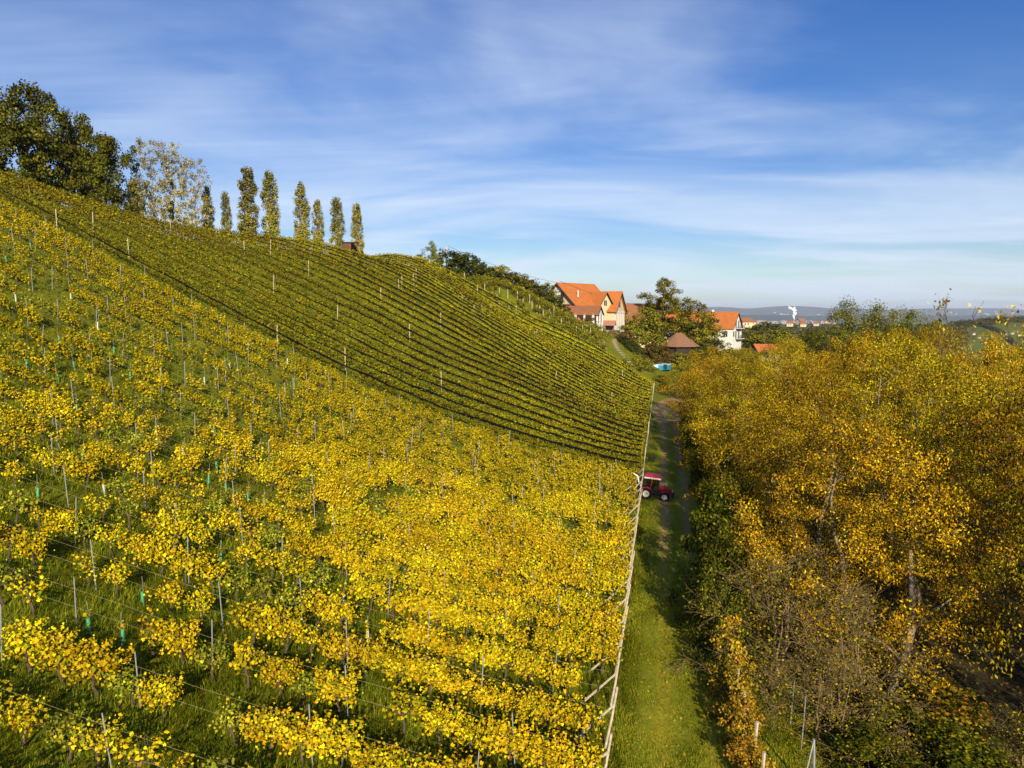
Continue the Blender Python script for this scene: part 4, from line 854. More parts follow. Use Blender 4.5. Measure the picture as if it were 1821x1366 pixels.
# roof behind the trees
p = at(1135, 541, 196); house('orange_roofed_house', 'house mostly hidden by trees with broad plain orange roof slope', 'house', (p[0] + 1.5, 199, 6.5), math.radians(4), 11, 10, 5.8, p[2] - 6.5, CREAM, ROOF_OLD, 0.5, wins=[('s0', 2, 3.5, 1.0, 1.3)])
p = at(1205, 556, 205); house('hidden_house', 'pale house behind the tall garden tree with red roof', 'house', (p[0], 208, 5), math.radians(-10), 15, 9, 6.2, p[2] - 4.6, WHITE, ROOF, 0.5, wins=[('s0', -3, 4, 1.2, 1.4), ('s0', 1, 4, 1.2, 1.4), ('s0', 4.5, 4, 1.2, 1.4)])
# white three storey house
p = at(1312, 556, 208); gz = 3.6; rt = math.radians(-34); Lw, Ww = 10.5, 9.6; cx, cyy = p[0] - math.cos(rt) * Lw / 2, 208 - math.sin(rt) * Lw / 2
rw = p[2] - gz
t = house('white_house', 'white three storey gabled house with balconies and orange roof', 'house', (cx, cyy, gz), rt, Lw, Ww, rw - 4.6, rw, mat('bright_render', (0.82, 0.80, 0.72), 0.9, 0.08, 0.7), ROOF, 0.5,
          wins=[('g1', -1.3, rw - 3.6, 0.85, 2.1), ('g1', 1.3, rw - 3.6, 0.85, 2.1), ('g1', -1.3, rw - 6.7, 0.85, 2.1), ('g1', 1.6, rw - 6.7, 0.85, 2.1), ('g1', -3.6, rw - 6.4, 0.9, 1.3), ('s0', 3.2, rw - 6.4, 0.9, 1.4), ('s0', -1, rw - 6.4, 0.9, 1.4)])
for z in (rw - 4.75, rw - 7.9):
    bal = MB().box((Lw / 2 + 0.65, 0.9, z), (1.3, 5.4, 0.18)).build('balcony', WHITE, t)
    MB().box((Lw / 2 + 1.25, 0.9, z + 1.0), (0.06, 5.4, 0.07)).build('rail', DARKWOOD, bal)
    for u in np.linspace(-1.7, 3.5, 12): MB().box((Lw / 2 + 1.25, u, z + 0.52), (0.05, 0.05, 0.9)).build('baluster', DARKWOOD, bal)
MB().box((0.2, -3.1, rw - 2.55), (0.95, 1.15, 0.12), Matrix.Rotation(math.atan2(4.6, 4.8), 3, 'X')).build('roof_window', PANE, t)
MB().box((-2.5, 0.6, rw + 0.2), (0.6, 0.6, 1.4)).build('chimney', WHITE, t)
MB().box((Lw / 2 - 1.5, 6.0, rw - 5.0), (3.0, 2.6, 0.2), Matrix.Rotation(0.3, 3, 'X').inverted()).build('lean_to_roof', ROOF, t)
MB().box((-0.5, -5.7, rw - 5.4), (4.5, 2.2, 0.2), Matrix.Rotation(0.35, 3, 'X')).build('lean_to_roof', ROOF, t)
# pavilion with broad hipped roof
p = at(1205, 592, 186); e = at(1205, 622, 182); gz = 2.2; t = thing('pavilion', 'round pavilion with broad reddish brown hipped roof', 'pavilion', (p[0] + 0.6, 187, gz), math.radians(12))
hz = p[2] - gz; he = hz - 3.5; n8 = 12; r8 = 5.3
ring = [(r8 * math.cos(2 * math.pi * k / n8) * 1.05, r8 * math.sin(2 * math.pi * k / n8), he) for k in range(n8)]
mb = MB().add([(-0.8, 0, hz), (0.8, 0, hz)] + ring + [(x, y, z - 0.18) for x, y, z in ring],
              [(0 if math.cos(2 * math.pi * (k + 0.5) / n8) < 0 else 1, 2 + k, 2 + (k + 1) % n8) for k in range(n8)] + [(0, 2 + 3, 1), (1, 2 + 9, 0)] + [(2 + k, 2 + n8 + k, 2 + n8 + (k + 1) % n8, 2 + (k + 1) % n8) for k in range(n8)] + [tuple(2 + n8 + k for k in range(n8))])
mb.build('roof', roof_mat('roof_brown', (0.30, 0.145, 0.075), (0.22, 0.115, 0.06)), t); MB().tube([(0, 0, -1.5), (0, 0, he + 0.1)], [4.3, 4.3], 12).build('wall', DARKWOOD, t)
for k in range(0, n8, 2): MB().tube([(ring[k][0] * 0.93, ring[k][1] * 0.93, -1), (ring[k][0] * 0.93, ring[k][1] * 0.93, he)], 0.14, 6).build('post', DARKWOOD, t)
# low orange roof at the wood's far edge
p = at(1362, 614, 150); house('garden_shed', 'low shed with plain orange roof beyond the golden wood', 'shed', (p[0] + 1.2, 152, p[2] - 4.4), math.radians(2), 6.0, 5, 3.0, 4.4, CREAM, ROOF, 0.4)
# blue covered pool
p = at(1176, 650, 168); t = thing('pool', 'small round garden pool with bright blue sheet sides', 'pool', (p[0] - 0.4, 168, p[2] - 0.7), 0)
BLUE = mat('pool_blue', (0.02, 0.36, 0.55), 0.35, 0.4, 1.3); mb = MB(); k = 16
mb.tube([(0, 0, -0.2), (0, 0, 1.05)], 2.7, k); mb.build('side', BLUE, t)
MB().box((0.8, -2.74, 0.55), (0.9, 0.1, 1.1)).build('ladder_panel', BLACK, t); MB().box((-1.7, -2.4, 0.7), (1.5, 0.8, 0.9)).build('folded_cover', mat('pale_sheet', (0.55, 0.75, 0.78), 0.5), t)
MB().tube([(2.71 * math.cos(2 * math.pi * q / 20), 2.71 * math.sin(2 * math.pi * q / 20), 1.05) for q in range(21)], 0.08, 5).build('rim', WHITE, t)
# stone steps by the hut and dirt paths on the bank
p0 = at(1092, 604, 150); p1 = at(1118, 640, 140)
t = thing('stone_steps', 'pale stone steps climbing the grassy bank to the hut', 'steps', p1, 0)
for i in range(14):
    q = p1 + (p0 - p1) * (i / 13.0); q[0] -= 0.9 * math.sin(math.pi * i / 13.0); z = h(q[0], q[1]); o = link('step', MB().box((0, 0, 0), (1.0, 0.7, 0.3)).mesh('step', mat('step_stone', (0.30, 0.25, 0.16), 0.95, 0.4, 3)) if i == 0 else bpy.data.meshes['step'], t); o.location = (q[0] - p1[0], q[1] - p1[1], z + 0.08 - p1[2]); o.rotation_euler = (0, 0, rng.normal(0, 0.15))
for k, (a_, b_, w_) in enumerate((((1063, 598), (1078, 617), 0.6), ((1055, 600), (1070, 619), 0.5))):
    mbp = MB(); pa, pb = at(*a_, 147), at(*b_, 139); pts = []
    for i in range(9):
        q = pa + (pb - pa) * i / 8; x = q[0] + 0.3 * math.sin(i * 0.7); pts += [(x - w_, q[1], h(x - w_, q[1]) + 0.12), (x + w_, q[1], h(x + w_, q[1]) + 0.12)]
    mbp.add(pts, [(2 * i, 2 * i + 1, 2 * i + 3, 2 * i + 2) for i in range(8)]); tag(mbp.build('bank_path', mat('bank_dirt', (0.46, 0.30, 0.13), 0.95, 0.3, 2)), 'worn earth strip down the grassy bank', kind='structure')
# white garden posts below the veranda
post_m = MB().tube([(0, 0, -0.2), (0, 0, 1.8)], 0.055, 5).mesh('post', mat('pale_post', (0.70, 0.60, 0.40), 0.8))
pp = [(966, 560), (977, 557), (1043, 585), (764, 474), (785, 478), (808, 485), (826, 492), (849, 520), (862, 512), (875, 528), (884, 532), (888, 520), (903, 525), (920, 525), (942, 530), (955, 548), (960, 552), (985, 552), (990, 553), (1020, 560), (1050, 590), (1036, 585), (998, 575), (1012, 580), (1025, 588), (930, 540), (946, 545), (905, 545), (918, 552)]
for i, (px, py) in enumerate(pp):
    d = np.array(ray(px, py)); Y = 132.0
    for Yk in np.arange(131, 160, 0.5):
        q = at(px, py + 9, Yk)
        if h(q[0], Yk) >= q[2]: Y = Yk; break
    else: continue
    q = at(px, py + 9, Y); o = link('vine_post', post_m); o.location = (q[0], Y, h(q[0], Y)); tag(o, 'pale wooden post among the scrubby vines below the crest hedge', 'post', 'posts in the scrubby vines')
# scrubby vines between the netted rows and the crest hedge
SV = []
for k in range(5):
    n = 120; P, Nn = vine_points(rng, n, 1.8, 0.8); P[:, 1] *= 1.8
    V, Fc, C = leaf_geo(rng, P, Nn, rng.uniform(0.17, 0.28, n), palette(rng, n, [(0.20, 0.20, 0.014), (0.32, 0.28, 0.016), (0.12, 0.14, 0.012), (0.44, 0.36, 0.018)]), 'q'); SV.append((vine_trunk(rng).mesh('trunk', VINE_BARK), np_mesh('foliage', V, Fc, LEAF, C)))
cnt = 0
for i in range(900):
    Y = rng.uniform(130, 152); f = rng.random(); X = -24 + f * 54
    if X < crest_x(Y) + 3 or X > 31 - max(0, Y - 143) * 0.9 or (Y < 132.5): continue
    px, py = proj(X, Y, h(X, Y))
    if py > 668 or (1078 < px < 1128 and py < 645) or cnt >= 280: continue
    cnt += 1; t = thing('scrub_vine', 'scrubby olive vine on the bank below the crest hedge', 'grapevine', (X, Y, h(X, Y)), math.radians(70) + rng.normal(0, 0.2), 'scrubby vines below the crest hedge', (1.1, 1, rng.uniform(0.8, 1.1)))
    a_, b_ = SV[i % 5]; link('trunk', a_, t); link('foliage', b_, t)
# utility pole and cable
p = at(794, 440, 150); z = h(p[0], 150); t = thing('utility_pole', 'pale utility pole standing in the crest hedge', 'pole', (p[0], 150, z), 0)
MB().tube([(0, 0, -0.5), (0, 0, p[2] - z)], [0.17, 0.13], 7).build('shaft', mat('pole_pale', (0.62, 0.52, 0.46), 0.8), t)
MB().tube([(0, 0, p[2] - z - 0.7), (0, 0, p[2] - z + 0.1)], [0.22, 0.20], 7).build('cap', MATS['pole_pale'], t)
a_ = at(797, 438, 150); b_ = at(992, 503, 169); c_ = at(1140, 543, 196)
for A, B_, lab in ((a_, b_, 'dark overhead cable from the pole to the farmhouse ridge'), (b_ + np.array([0, -8.0, 0.05]), c_, 'dark overhead cable running past the orange roofs')):
    pts = [tuple(A + (B_ - A) * s - np.array([0, 0, 1.0]) * (4 * s * (1 - s)) * 0.8) for s in np.linspace(0, 1, 16)]; tag(MB().tube(pts, 0.028, 4).build('overhead_cable', BLACK), lab, 'cable')
# village trees and shrubs
for (k, nm, lab, px, py, Y, w) in (
        ('garden_gold', 'garden_tree', 'small bright yellow tree beside the narrow wing house', 1106, 543, 184, 26),
        ('tall', 'tall_tree', 'tall open crowned tree towering over the village roofs', 1183, 497, 194, 76),
        ('garden', 'garden_tree', 'dark green tree against the red roofed house', 1238, 535, 196, 62),
        ('garden', 'garden_tree', 'green tree before the broad plain orange roof', 1152, 548, 176, 60),
        ('garden', 'garden_tree', 'leafy green tree beside the stone hut', 1125, 568, 168, 50),
        ('garden', 'garden_tree', 'green tree hiding the left side of the white house', 1258, 566, 200, 50),
        ('garden', 'garden_tree', 'round dark green tree right of the white house', 1362, 572, 215, 74),
        ('garden', 'garden_tree', 'dark green tree behind the olive trees', 1395, 588, 180, 60),
        ('bush_russet', 'garden_bush', 'russet bush below the stone hut', 1112, 590, 162, 44), ('bush_russet', 'garden_bush', 'dark red bush beside the pavilion roof', 1166, 585, 180, 36), ('bush_russet', 'garden_bush', 'brown bush above the blue pool', 1160, 612, 172, 46),
        ('bush', 'garden_bush', 'dark clipped bush left of the blue pool', 1132, 618, 163, 34), ('bush', 'garden_bush', 'round green bush under the white house', 1278, 604, 185, 44), ('bush_yellow', 'garden_bush', 'yellow green bush right of the pavilion', 1256, 626, 160, 60), ('bush_yellow', 'garden_bush', 'yellowing bush under the garden balconies', 1304, 620, 165, 60),
        ('bush', 'garden_bush', 'green bush at the pavilion eaves', 1258, 604, 192, 34), ('bush_yellow', 'garden_bush', 'yellow bush before the low orange roof', 1335, 622, 150, 60), ('bush_yellow', 'garden_bush', 'golden bush at the far bend of the track', 1222, 646, 140, 46), ('bush_yellow', 'garden_bush', 'bright yellow bush where the netted rows end', 1180, 664, 136, 44),
        ('bush_russet', 'garden_bush', 'brown bush hiding the left eaves of the pavilion', 1182, 618, 178, 40), ('bush_yellow', 'garden_bush', 'olive bush in front of the pavilion wall', 1212, 628, 172, 52), ('bush', 'garden_bush', 'dark bush at the right eaves of the pavilion', 1240, 622, 176, 40),
        ('bush_russet', 'garden_bush', 'low bush in front of the veranda', 1045, 561, 153, 26), ('garden', 'garden_tree', 'tree at the back of the village green', 1215, 560, 200, 40), ('bush', 'garden_bush', 'dark shrub along the stone steps', 1112, 612, 152, 36), ('bush', 'garden_bush', 'dark shrub at the lower end of the stone steps', 1125, 632, 150, 34),
        ('walnut_green', 'edge_tree', 'olive tree overhanging the far bend of the track', 1225, 640, 122, 60), ('walnut', 'edge_tree', 'golden tree at the far bend of the track', 1262, 640, 118, 80), ('walnut', 'edge_tree', 'golden tree beyond the wood before the orange shed', 1320, 618, 126, 96), ('walnut', 'edge_tree', 'orange gold tree filling the gap beside the orange shed', 1400, 606, 112, 100), ('walnut', 'edge_tree', 'golden tree right in front of the orange shed', 1362, 624, 132, 90)):
    q = at(px, py, Y); plant(k, nm, lab, 'bush' if 'bush' in nm else 'tree', q[0], Y, hgt=max(2.0, q[2] - h(q[0], Y)), width=w * Y / F * 1.1, group='bushes round the village' if 'bush' in nm else 'trees round the village')

# ------------------------------------------------------------------ red tractor
RED = mat('tractor_red', (0.46, 0.014, 0.011), 0.45, 0.3, 6, spec=0.6); CHROME = mat('cream_rim', (0.78, 0.72, 0.55), 0.45); TYRE = mat('tyre', (0.018, 0.017, 0.016), 0.9, 0.4, 20, bump=0.5)
DGREY = mat('chassis', (0.03, 0.03, 0.032), 0.6)
def glass_mat():
    m = bpy.data.materials.new('cab_glass'); nt, N, L = nodes_of(m); o = N.new('ShaderNodeOutputMaterial'); g = N.new('ShaderNodeBsdfGlossy'); g.inputs['Roughness'].default_value = 0.03; tr = N.new('ShaderNodeBsdfTransparent'); tr.inputs[0].default_value = (0.45, 0.52, 0.48, 1)
    mx = N.new('ShaderNodeMixShader'); mx.inputs[0].default_value = 0.10; L.new(tr.outputs[0], mx.inputs[1]); L.new(g.outputs[0], mx.inputs[2]); L.new(mx.outputs[0], o.inputs[0]); return m
GLASS = glass_mat()
tp = onz(1163, 887, 0.0); TXp, TYp = tp[0], tp[1]
sl = math.atan2(h(TXp + 1.2, TYp - 0.25) - h(TXp - 1.2, TYp + 0.25), 2.4)
t = thing('tractor', 'small red vineyard tractor with closed cab parked across the track', 'tractor', (TXp, TYp, h(TXp, TYp) + 0.05), 0)
t.rotation_euler = (0, -sl, math.radians(-16)); t.scale = (0.81, 0.81, 0.80)
def wheel(x, y, r, w):
    wh = thing('wheel', None, None); wh.parent = t; wh.location = (x, y, r)
    n = 20; prof = [(r * 0.58, -w * 0.42), (r * 0.86, -w * 0.5), (r * 0.97, -w * 0.36), (r * 0.97, w * 0.36), (r * 0.86, w * 0.5), (r * 0.58, w * 0.42)]
    vs_ = []; fs_ = []
    for k in range(n):
        a_ = 2 * math.pi * k / n; vs_ += [(q * math.cos(a_), s, q * math.sin(a_)) for q, s in prof]
    m_ = len(prof)
    for k in range(n):
        for i in range(m_): fs_.append((k * m_ + i, k * m_ + (i + 1) % m_, ((k + 1) % n) * m_ + (i + 1) % m_, ((k + 1) % n) * m_ + i))
    mb = MB().add(vs_, fs_)
    for k in range(n):
        a_ = 2 * math.pi * (k + 0.5) / n; R = Matrix.Rotation(-a_, 3, 'Y') @ Matrix.Rotation(0.5 * (1 if k % 2 else -1), 3, 'X'); c0 = Matrix.Rotation(-a_, 3, 'Y') @ Vector((r * 0.975, w * 0.2 * (1 if k % 2 else -1), 0)); mb.box(c0, (r * 0.07, w * 0.5, r * 0.10), R)
    mb.build('tyre', TYRE, wh)
    rim = MB().tube([(0, -w * 0.40, 0), (0, -w * 0.30, 0), (0, w * 0.30, 0), (0, w * 0.40, 0)], [r * 0.60, r * 0.56, r * 0.56, r * 0.60], 18)
    rim.build('rim', CHROME, wh); MB().tube([(0, -w * 0.52, 0), (0, w * 0.52, 0)], r * 0.2, 10).build('hub', CHROME, wh)
for y in (-0.62, 0.62): wheel(-0.78, y, 0.56, 0.34); wheel(1.02, y, 0.45, 0.30)
MB().extrude([(0.25, 0.62), (1.62, 0.62), (1.72, 0.85), (1.62, 1.12), (1.05, 1.30), (0.25, 1.38)], -0.34, 0.34, 1).build('hood', RED, t)
MB().extrude([(0.35, 0.66), (1.55, 0.66), (1.55, 0.86), (0.35, 1.0)], -0.36, 0.36, 1).build('grille_side', DGREY, t)
MB().box((0.05, 0, 0.55), (2.9, 0.5, 0.36)).build('chassis', DGREY, t)
MB().box((1.80, 0, 0.55), (0.28, 0.55, 0.5)).build('front_weight', DGREY, t)
MB().box((-0.25, 0, 0.80), (1.25, 0.98, 0.35)).build('cab_floor', DGREY, t)
for y in (-0.26, 0.26): MB().tube([(1.68, y, 0.98), (1.75, y, 0.98)], 0.09, 8).build('headlight', WHITE, t)
for y in (-0.62, 0.62):
    mb = MB(); pr = [(-0.78 + 0.66 * math.cos(a_), 0.56 + 0.66 * math.sin(a_)) for a_ in np.linspace(0.35, 2.9, 9)]; pr2 = [(-0.78 + 0.61 * math.cos(a_), 0.56 + 0.61 * math.sin(a_)) for a_ in np.linspace(2.9, 0.35, 9)]
    mb.extrude(pr + pr2, y - 0.2, y + 0.2, 1); mb.build('rear_fender', RED, t)
    mb = MB(); pr = [(1.02 + 0.55 * math.cos(a_), 0.45 + 0.55 * math.sin(a_)) for a_ in np.linspace(0.6, 2.4, 7)]; pr2 = [(1.02 + 0.51 * math.cos(a_), 0.45 + 0.51 * math.sin(a_)) for a_ in np.linspace(2.4, 0.6, 7)]
    mb.extrude(pr + pr2, y - 0.16, y + 0.16, 1); mb.build('front_fender', RED, t)
    # cab pillars
    for (xa, za, xb, zb_, w_, mt) in ((0.32, 0.95, 0.28, 2.12, 0.035, BLACK), (-0.42, 0.95, -0.30, 2.12, 0.045, RED), (-0.98, 1.05, -0.86, 2.12, 0.04, BLACK)):
        yy = 0.52 if y > 0 else -0.52; MB().tube([(xa, yy, za), (xb, yy * 0.94, zb_)], w_, 6).build('pillar', mt, t)
    yy = 0.505 if y > 0 else -0.505
    MB().add([(-0.38, yy, 0.98), (0.30, yy, 0.98), (0.26, yy * 0.95, 2.1), (-0.28, yy * 0.95, 2.1)], [(0, 1, 2, 3)]).build('door_glass', GLASS, t)
    MB().add([(-0.94, yy, 1.15), (-0.45, yy, 1.15), (-0.34, yy * 0.95, 2.1), (-0.84, yy * 0.95, 2.1)], [(0, 1, 2, 3)]).build('side_glass', GLASS, t)
MB().add([(0.33, -0.5, 1.35), (0.33, 0.5, 1.35), (0.28, 0.48, 2.1), (0.28, -0.48, 2.1)], [(0, 1, 2, 3)]).build('windscreen', GLASS, t)
MB().add([(-0.97, -0.5, 1.15), (-0.97, 0.5, 1.15), (-0.87, 0.48, 2.1), (-0.87, -0.48, 2.1)], [(0, 1, 2, 3)]).build('rear_glass', GLASS, t)
rf = MB().extrude([(-1.08, 2.22), (0.50, 2.18), (0.55, 2.28), (0.42, 2.38), (-0.3, 2.46), (-0.95, 2.42), (-1.10, 2.32)], -0.58, 0.58, 1).build('cab_roof', RED, t)
MB().box((-0.27, 0, 2.15), (1.62, 1.20, 0.13)).build('roof_band', WHITE, rf)
for k in range(5): MB().box((-0.5 + k * 0.16, -0.605, 2.15), (0.09, 0.012, 0.07)).build('marking', DGREY, rf)
MB().box((-0.35, 0, 1.15), (0.45, 0.5, 0.5)).build('seat', BLACK, t)
MB().tube([(0.12, 0, 1.25), (0.0, 0, 1.45)], [0.2, 0.2], 10).build('steering_wheel', BLACK, t)
MB().tube([(0.9, -0.3, 1.25), (0.9, -0.3, 1.62)], 0.035, 6).build('exhaust', DGREY, t)
MB().tube([(-1.1, -0.2, 0.7), (-1.6, -0.25, 1.5), (-1.75, -0.3, 2.1), (-2.2, -0.3, 2.35)], [0.06, 0.07, 0.09, 0.06], 6).build('spray_arm', WHITE, t)
MB().box((-1.35, 0, 0.75), (0.45, 0.8, 0.7)).build('rear_implement', DGREY, t)

# ------------------------------------------------------------------ far country
def far_ridge(name, label, Y, px0, px1, prof, depth, col1, col2, base=-84.0, seed=1):
    """a rounded range of hills at its true distance; prof(px) gives the skyline row"""
    n = 160; k = 9; V = []
    for i in range(n):
        px = px0 + (px1 - px0) * i / (n - 1); p = at(px, prof(px), Y)
        for j in range(k):
            f = j / (k - 1); y = Y - depth / 2 + depth * f; hh = math.sin(math.pi * f) ** 0.8
            x = (px - 910.5) / F * Y * 1.0; V.append((x + 60 * math.sin(i * 0.9 + j), y, base + (p[2] - base) * hh * (1 + 0.05 * math.sin(i * 0.37 * (1 + j % 3) + seed))if 0 < j < k - 1 else base - 30))
    I = np.arange(n * k).reshape(n, k); Q = np.stack([I[:-1, :-1], I[1:, :-1], I[1:, 1:], I[:-1, 1:]], -1).reshape(-1, 4)
    o = link(name, np_mesh(name, np.array(V), Q, mat(name + '_cover', col1, 1.0, col2=col2, nscale=0.004, spec=0.0), smooth=True)); tag(o, label, kind='structure'); return o
far_ridge('far_hills', 'long low blue hills on the horizon', 15000, -200, 2300, lambda p: 546.5 + 0.0085 * max(0, p - 1290) + 1.6 * math.sin(p / 47.0) + 1.2 * math.sin(p / 19.0 + 1), 5200, (0.035, 0.05, 0.03), (0.09, 0.10, 0.055))
far_ridge('forest_plain', 'flat wooded belt before the blue hills', 9500, -200, 2300, lambda p: 561 + 0.8 * math.sin(p / 37.0), 2600, (0.03, 0.045, 0.028), (0.05, 0.06, 0.035), seed=3)
# green vineyard hill on the far right
def hill_mesh():
    xs = np.linspace(480, 1500, 90); ys = np.linspace(640, 1260, 56); X, Y = np.meshgrid(xs, ys)
    cx_, top = 690 + (Y - 900) * 0.2, 6.5
    Z = -85 + (top + 85) * np.exp(-((X - cx_) / 260) ** 2) * np.exp(-((Y - 960) / 190) ** 2) + 1.2 * vnoise(X, Y, 40, 3)
    I = np.arange(X.size).reshape(X.shape); Q = np.stack([I[:-1, :-1], I[:-1, 1:], I[1:, 1:], I[1:, :-1]], -1).reshape(-1, 4); return X, Y, Z, Q
X, Y, Z, Q = hill_mesh()
tag(link('vineyard_hill', np_mesh('vineyard_hill', np.stack([X, Y, Z], -1).reshape(-1, 3), Q, mat('hill_grass', (0.10, 0.125, 0.03), 1.0, col2=(0.13, 0.14, 0.035), nscale=0.02, spec=0.0), smooth=True)), 'green vineyard hill beyond the wood', kind='structure')
def hillz(x, y): return -85 + 91.5 * math.exp(-((x - (690 + (y - 900) * 0.2)) / 260) ** 2) * math.exp(-((y - 960) / 190) ** 2)
# woods on that hill, hedges and belts of trees in the valley: far masses
def far_wood(name, label, spots, seed=0):
    parts = []; r = np.random.default_rng(seed)
    for x, y, z, hg, w_ in spots:
        n = 110; d = unit(r.normal(size=(n, 3))); d[:, 2] = np.abs(d[:, 2]) * 1.1 - 0.1
        P = np.array([x, y, z + hg * 0.25]) + d * np.array([w_, w_, hg * 0.75]) * (r.random((n, 1)) ** 0.35)
        base = [(0.085, 0.09, 0.018), (0.12, 0.10, 0.02), (0.06, 0.075, 0.018), (0.16, 0.11, 0.022)][r.integers(4)]
        parts.append(leaf_geo(r, P, d + r.normal(0, 0.4, (n, 3)), r.uniform(0.9, 1.8, n) * w_ / 5.5, palette(r, n, [base]), 'q'))
    J = join_np(parts); tag(link(name, np_mesh(name, J[0], J[1], LEAF, J[2])), label, 'wood', kind='stuff')
sp = []
for i in range(150):
    f = rng.random(); px = 1625 + f * 260; Yk = rng.uniform(930, 985); x = (px - 910.5) / F * Yk; sp.append((x, Yk, hillz(x, Yk) - 1, rng.uniform(5, 10), rng.uniform(4, 7)))
for i in range(50):
    f = rng.random(); px = 1655 + f * 60; Yk = rng.uniform(820, 930); x = (px - 910.5) / F * Yk; sp.append((x, Yk, hillz(x, Yk) - 1, rng.uniform(6, 9), rng.uniform(4, 7)))
for i in range(60):
    f = i / 59.0; px = 1745 + f * 90; Yk = 930 - f * 120; x = (px - 910.5) / F * Yk; sp.append((x, Yk, hillz(x, Yk) - 1, rng.uniform(4, 7), rng.uniform(3, 5)))
far_wood('hill_wood', 'autumn woods along the top of the vineyard hill', sp, 5)
sp = []
for i in range(420):
    px = rng.uniform(1080, 1660); Yk = rng.uniform(320, 560); x = (px - 910.5) / F * Yk; ptop = 588 + rng.uniform(0, 18) - (px > 1330) * rng.uniform(0, 7); z = at(px, ptop, Yk)[2]; hg = rng.uniform(8, 13); sp.append((x, Yk, z - hg, hg, rng.uniform(5, 8)))
far_wood('valley_wood', 'belt of trees in the valley beyond the village', sp, 6)
sp = []
for i in range(260):
    px = rng.uniform(1080, 1700); Yk = rng.uniform(1300, 2600); x = (px - 910.5) / F * Yk; ptop = rng.uniform(575, 584); z = at(px, ptop, Yk)[2]; hg = rng.uniform(14, 22); sp.append((x, Yk, z - hg, hg, rng.uniform(18, 34)))
far_wood('plain_wood', 'scattered tree belts on the edge of the plain', sp, 7)
# far houses
def far_house(px, py, Y, w_, lab, roof=ROOF_OLD, wall=CREAM, grp='far houses beyond the village', name='far_house'):
    p = at(px, py, Y); hh = w_ * 0.75; t = thing(name, lab, 'house', (p[0], Y, p[2] - hh), rng.uniform(-0.5, 0.5), grp); e = hh * 0.5
    MB().extrude([(-w_ * 0.4, -w_ * 0.25), (w_ * 0.4, -w_ * 0.25), (w_ * 0.4, e), (0, hh * 0.97), (-w_ * 0.4, e)], -w_ * 0.55, w_ * 0.55, 0).build('wall', wall, t)
    for s in (-1, 1): MB().add([(-w_ * 0.6, 0, hh), (w_ * 0.6, 0, hh), (w_ * 0.6, s * w_ * 0.48, e * 0.85), (-w_ * 0.6, s * w_ * 0.48, e * 0.85), (-w_ * 0.6, 0, hh * 1.05), (w_ * 0.6, 0, hh * 1.05), (w_ * 0.6, s * w_ * 0.48, e * 0.97), (-w_ * 0.6, s * w_ * 0.48, e * 0.97)], [(3, 2, 1, 0), (4, 5, 6, 7), (0, 1, 5, 4), (1, 2, 6, 5), (2, 3, 7, 6), (3, 0, 4, 7)]).build('roof', roof, t)
    for k in (-0.25, 0.1): MB().box((k * w_, -w_ * 0.41, e * 0.3), (w_ * 0.12, w_ * 0.03, w_ * 0.16)).build('window', PANE, t)
for px, py, Y, w_, lab in ((1326, 566, 420, 5.6, 'white house with bright red roof beyond the white three storey house'), (1338, 569, 430, 3.6, 'small red roofed annex beyond the white three storey house'), (1405, 571, 1250, 10, 'red roofed house under the steam plume'), (1428, 572.5, 1250, 9, 'pale farmhouse among the valley trees'),
        (1424, 566.5, 2600, 26, 'pale large building at the edge of the plain'), (1452, 572, 1250, 8, 'red roofed house at the right of the valley trees'), (1468, 570, 1250, 5, 'small white house among the valley trees'), (1664, 571, 780, 4, 'white house at the foot of the wooded hill')):
    far_house(px, py, Y, w_, lab)
for i, (px, py, Yk) in enumerate(((1732, 592, 640), (1742, 598, 630), (1764, 595, 620), (1790, 593, 630), (1800, 591, 640), (1813, 594, 630), (1753, 600, 600))):
    far_house(px, py, Yk, 1.9, 'small house at the foot of the green vineyard hill', ROOF_PINK, WHITE, 'houses under the green hill')
# pale town on the plain
TOWN = mat('town_wall', (0.34, 0.30, 0.28), 0.9)
for i in range(46):
    px = rng.uniform(1335, 1480); py = rng.uniform(570.5, 575.5); Yk = rng.uniform(4300, 5600); p = at(px, py, Yk); w_ = rng.uniform(25, 80); hh = rng.uniform(10, 20)
    mb = MB().extrude([(-w_ / 2, -30), (w_ / 2, -30), (w_ / 2, hh), (0, hh + 5), (-w_ / 2, hh)], -15, 15, 1); o = mb.build('town_building', TOWN); o.location = (p[0], Yk, p[2] - hh); o.rotation_euler = (0, 0, rng.uniform(-0.4, 0.4))
    tag(o, 'tiny pale building of the distant town on the plain', 'building', 'buildings of the distant town')
for i in range(16):
    px = rng.choice([rng.uniform(1425, 1480), rng.uniform(1375, 1400), rng.uniform(1690, 1815)]); py = rng.uniform(554, 560); p = at(px, py, 12600); o = MB().box((0, 0, 0), (rng.uniform(25, 70), 40, rng.uniform(8, 13))).build('town_building', mat('hill_white', (0.5, 0.5, 0.5), 0.9)); o.location = tuple(p)
    tag(o, 'white speck of a building on the blue hills', 'building', 'white buildings on the blue hills')
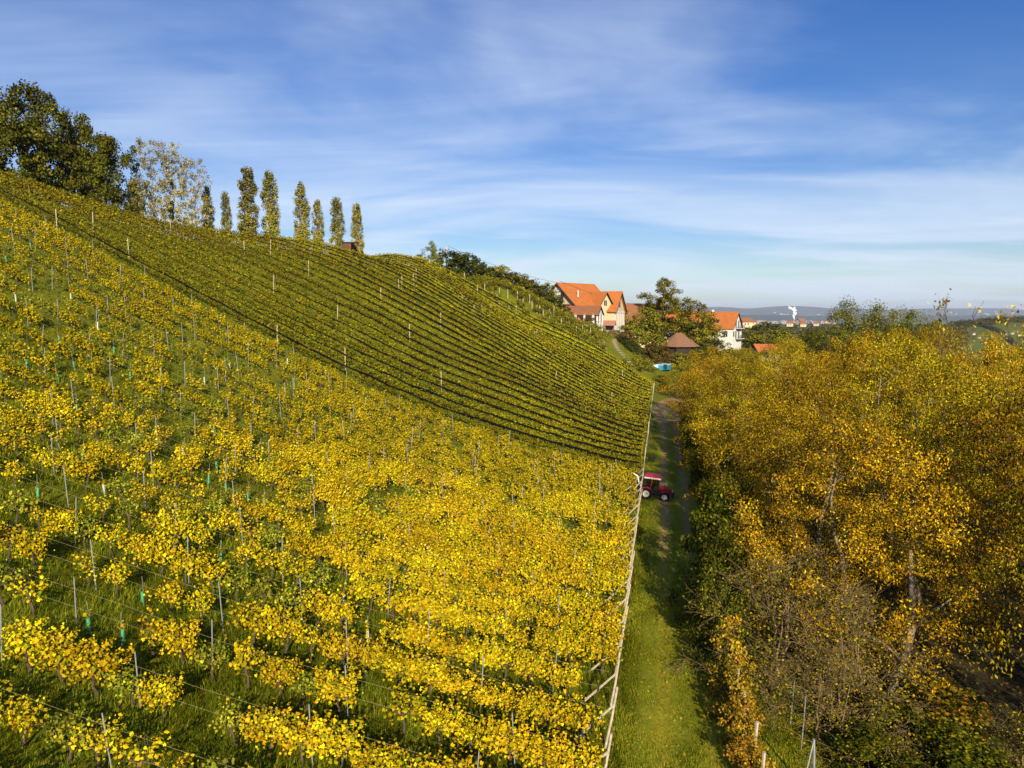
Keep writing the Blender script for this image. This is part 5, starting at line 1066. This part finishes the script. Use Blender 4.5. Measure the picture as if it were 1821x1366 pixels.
# steam plume and its stack
p0 = at(1411, 568, 5000); t = thing('steam_plume', 'white steam plume rising from the distant plant on the plain', 'steam', p0, 0)
def puff(parent, pts, mt):
    import bmesh
    bm = bmesh.new()
    for (x, z, r_) in pts:
        m4 = Matrix.Translation((x, rng.normal(0, 4), z)); bmesh.ops.create_icosphere(bm, subdivisions=2, radius=r_, matrix=m4)
    for v in bm.verts: v.co += Vector(rng.normal(0, 0.4, 3))
    me = bpy.data.meshes.new('plume'); bm.to_mesh(me); bm.free(); me.materials.append(mt); me.polygons.foreach_set('use_smooth', [True] * len(me.polygons)); ob_ = link('plume', me, parent); md = ob_.modifiers.new('merge', 'REMESH'); md.mode = 'VOXEL'; md.voxel_size = 2.0; md.use_smooth_shade = True; return ob_
STEAM = mat('steam', (0.92, 0.92, 0.92), 1.0, spec=0.0)
pts = []
for i in range(46):
    f = i / 45.0; z = 4 + 78 * f; x = 2 + 12 * f * f * math.sin(f * 3) - max(0, f - 0.55) * 55; pts.append((x + rng.normal(0, 2 + 9 * f), z + rng.normal(0, 3), 3.5 + 8.5 * f * (1 - 0.35 * f)))
for i in range(9): pts.append((-20 - i * 3 + rng.normal(0, 2), 72 + i * 4.5, 4.5 - i * 0.35))
puff(t, pts, STEAM); MB().tube([(2, 0, -40), (2, 0, 6)], [4, 3], 8).build('stack', TOWN, t)

# ------------------------------------------------------------------ haze
hz = MB().box((0, 0, 0), (1, 1, 1)); lo = (-27000.0, -25000.0, -140.0); hi = (27000.0, 27000.0, 330.0)
hm = bpy.data.materials.new('haze'); nt, N, L = nodes_of(hm); o = N.new('ShaderNodeOutputMaterial'); pv = N.new('ShaderNodeVolumePrincipled')
pv.inputs['Color'].default_value = (0.70, 0.80, 1.0, 1); pv.inputs['Density'].default_value = 5.5e-5; pv.inputs['Anisotropy'].default_value = 0.0
L.new(pv.outputs[0], o.inputs['Volume'])
ob = hz.build('haze', hm); ob.location = [(a_ + b_) / 2 for a_, b_ in zip(lo, hi)]; ob.scale = [b_ - a_ for a_, b_ in zip(lo, hi)]; tag(ob, 'thin blue air haze over the plain', 'haze', kind='stuff')
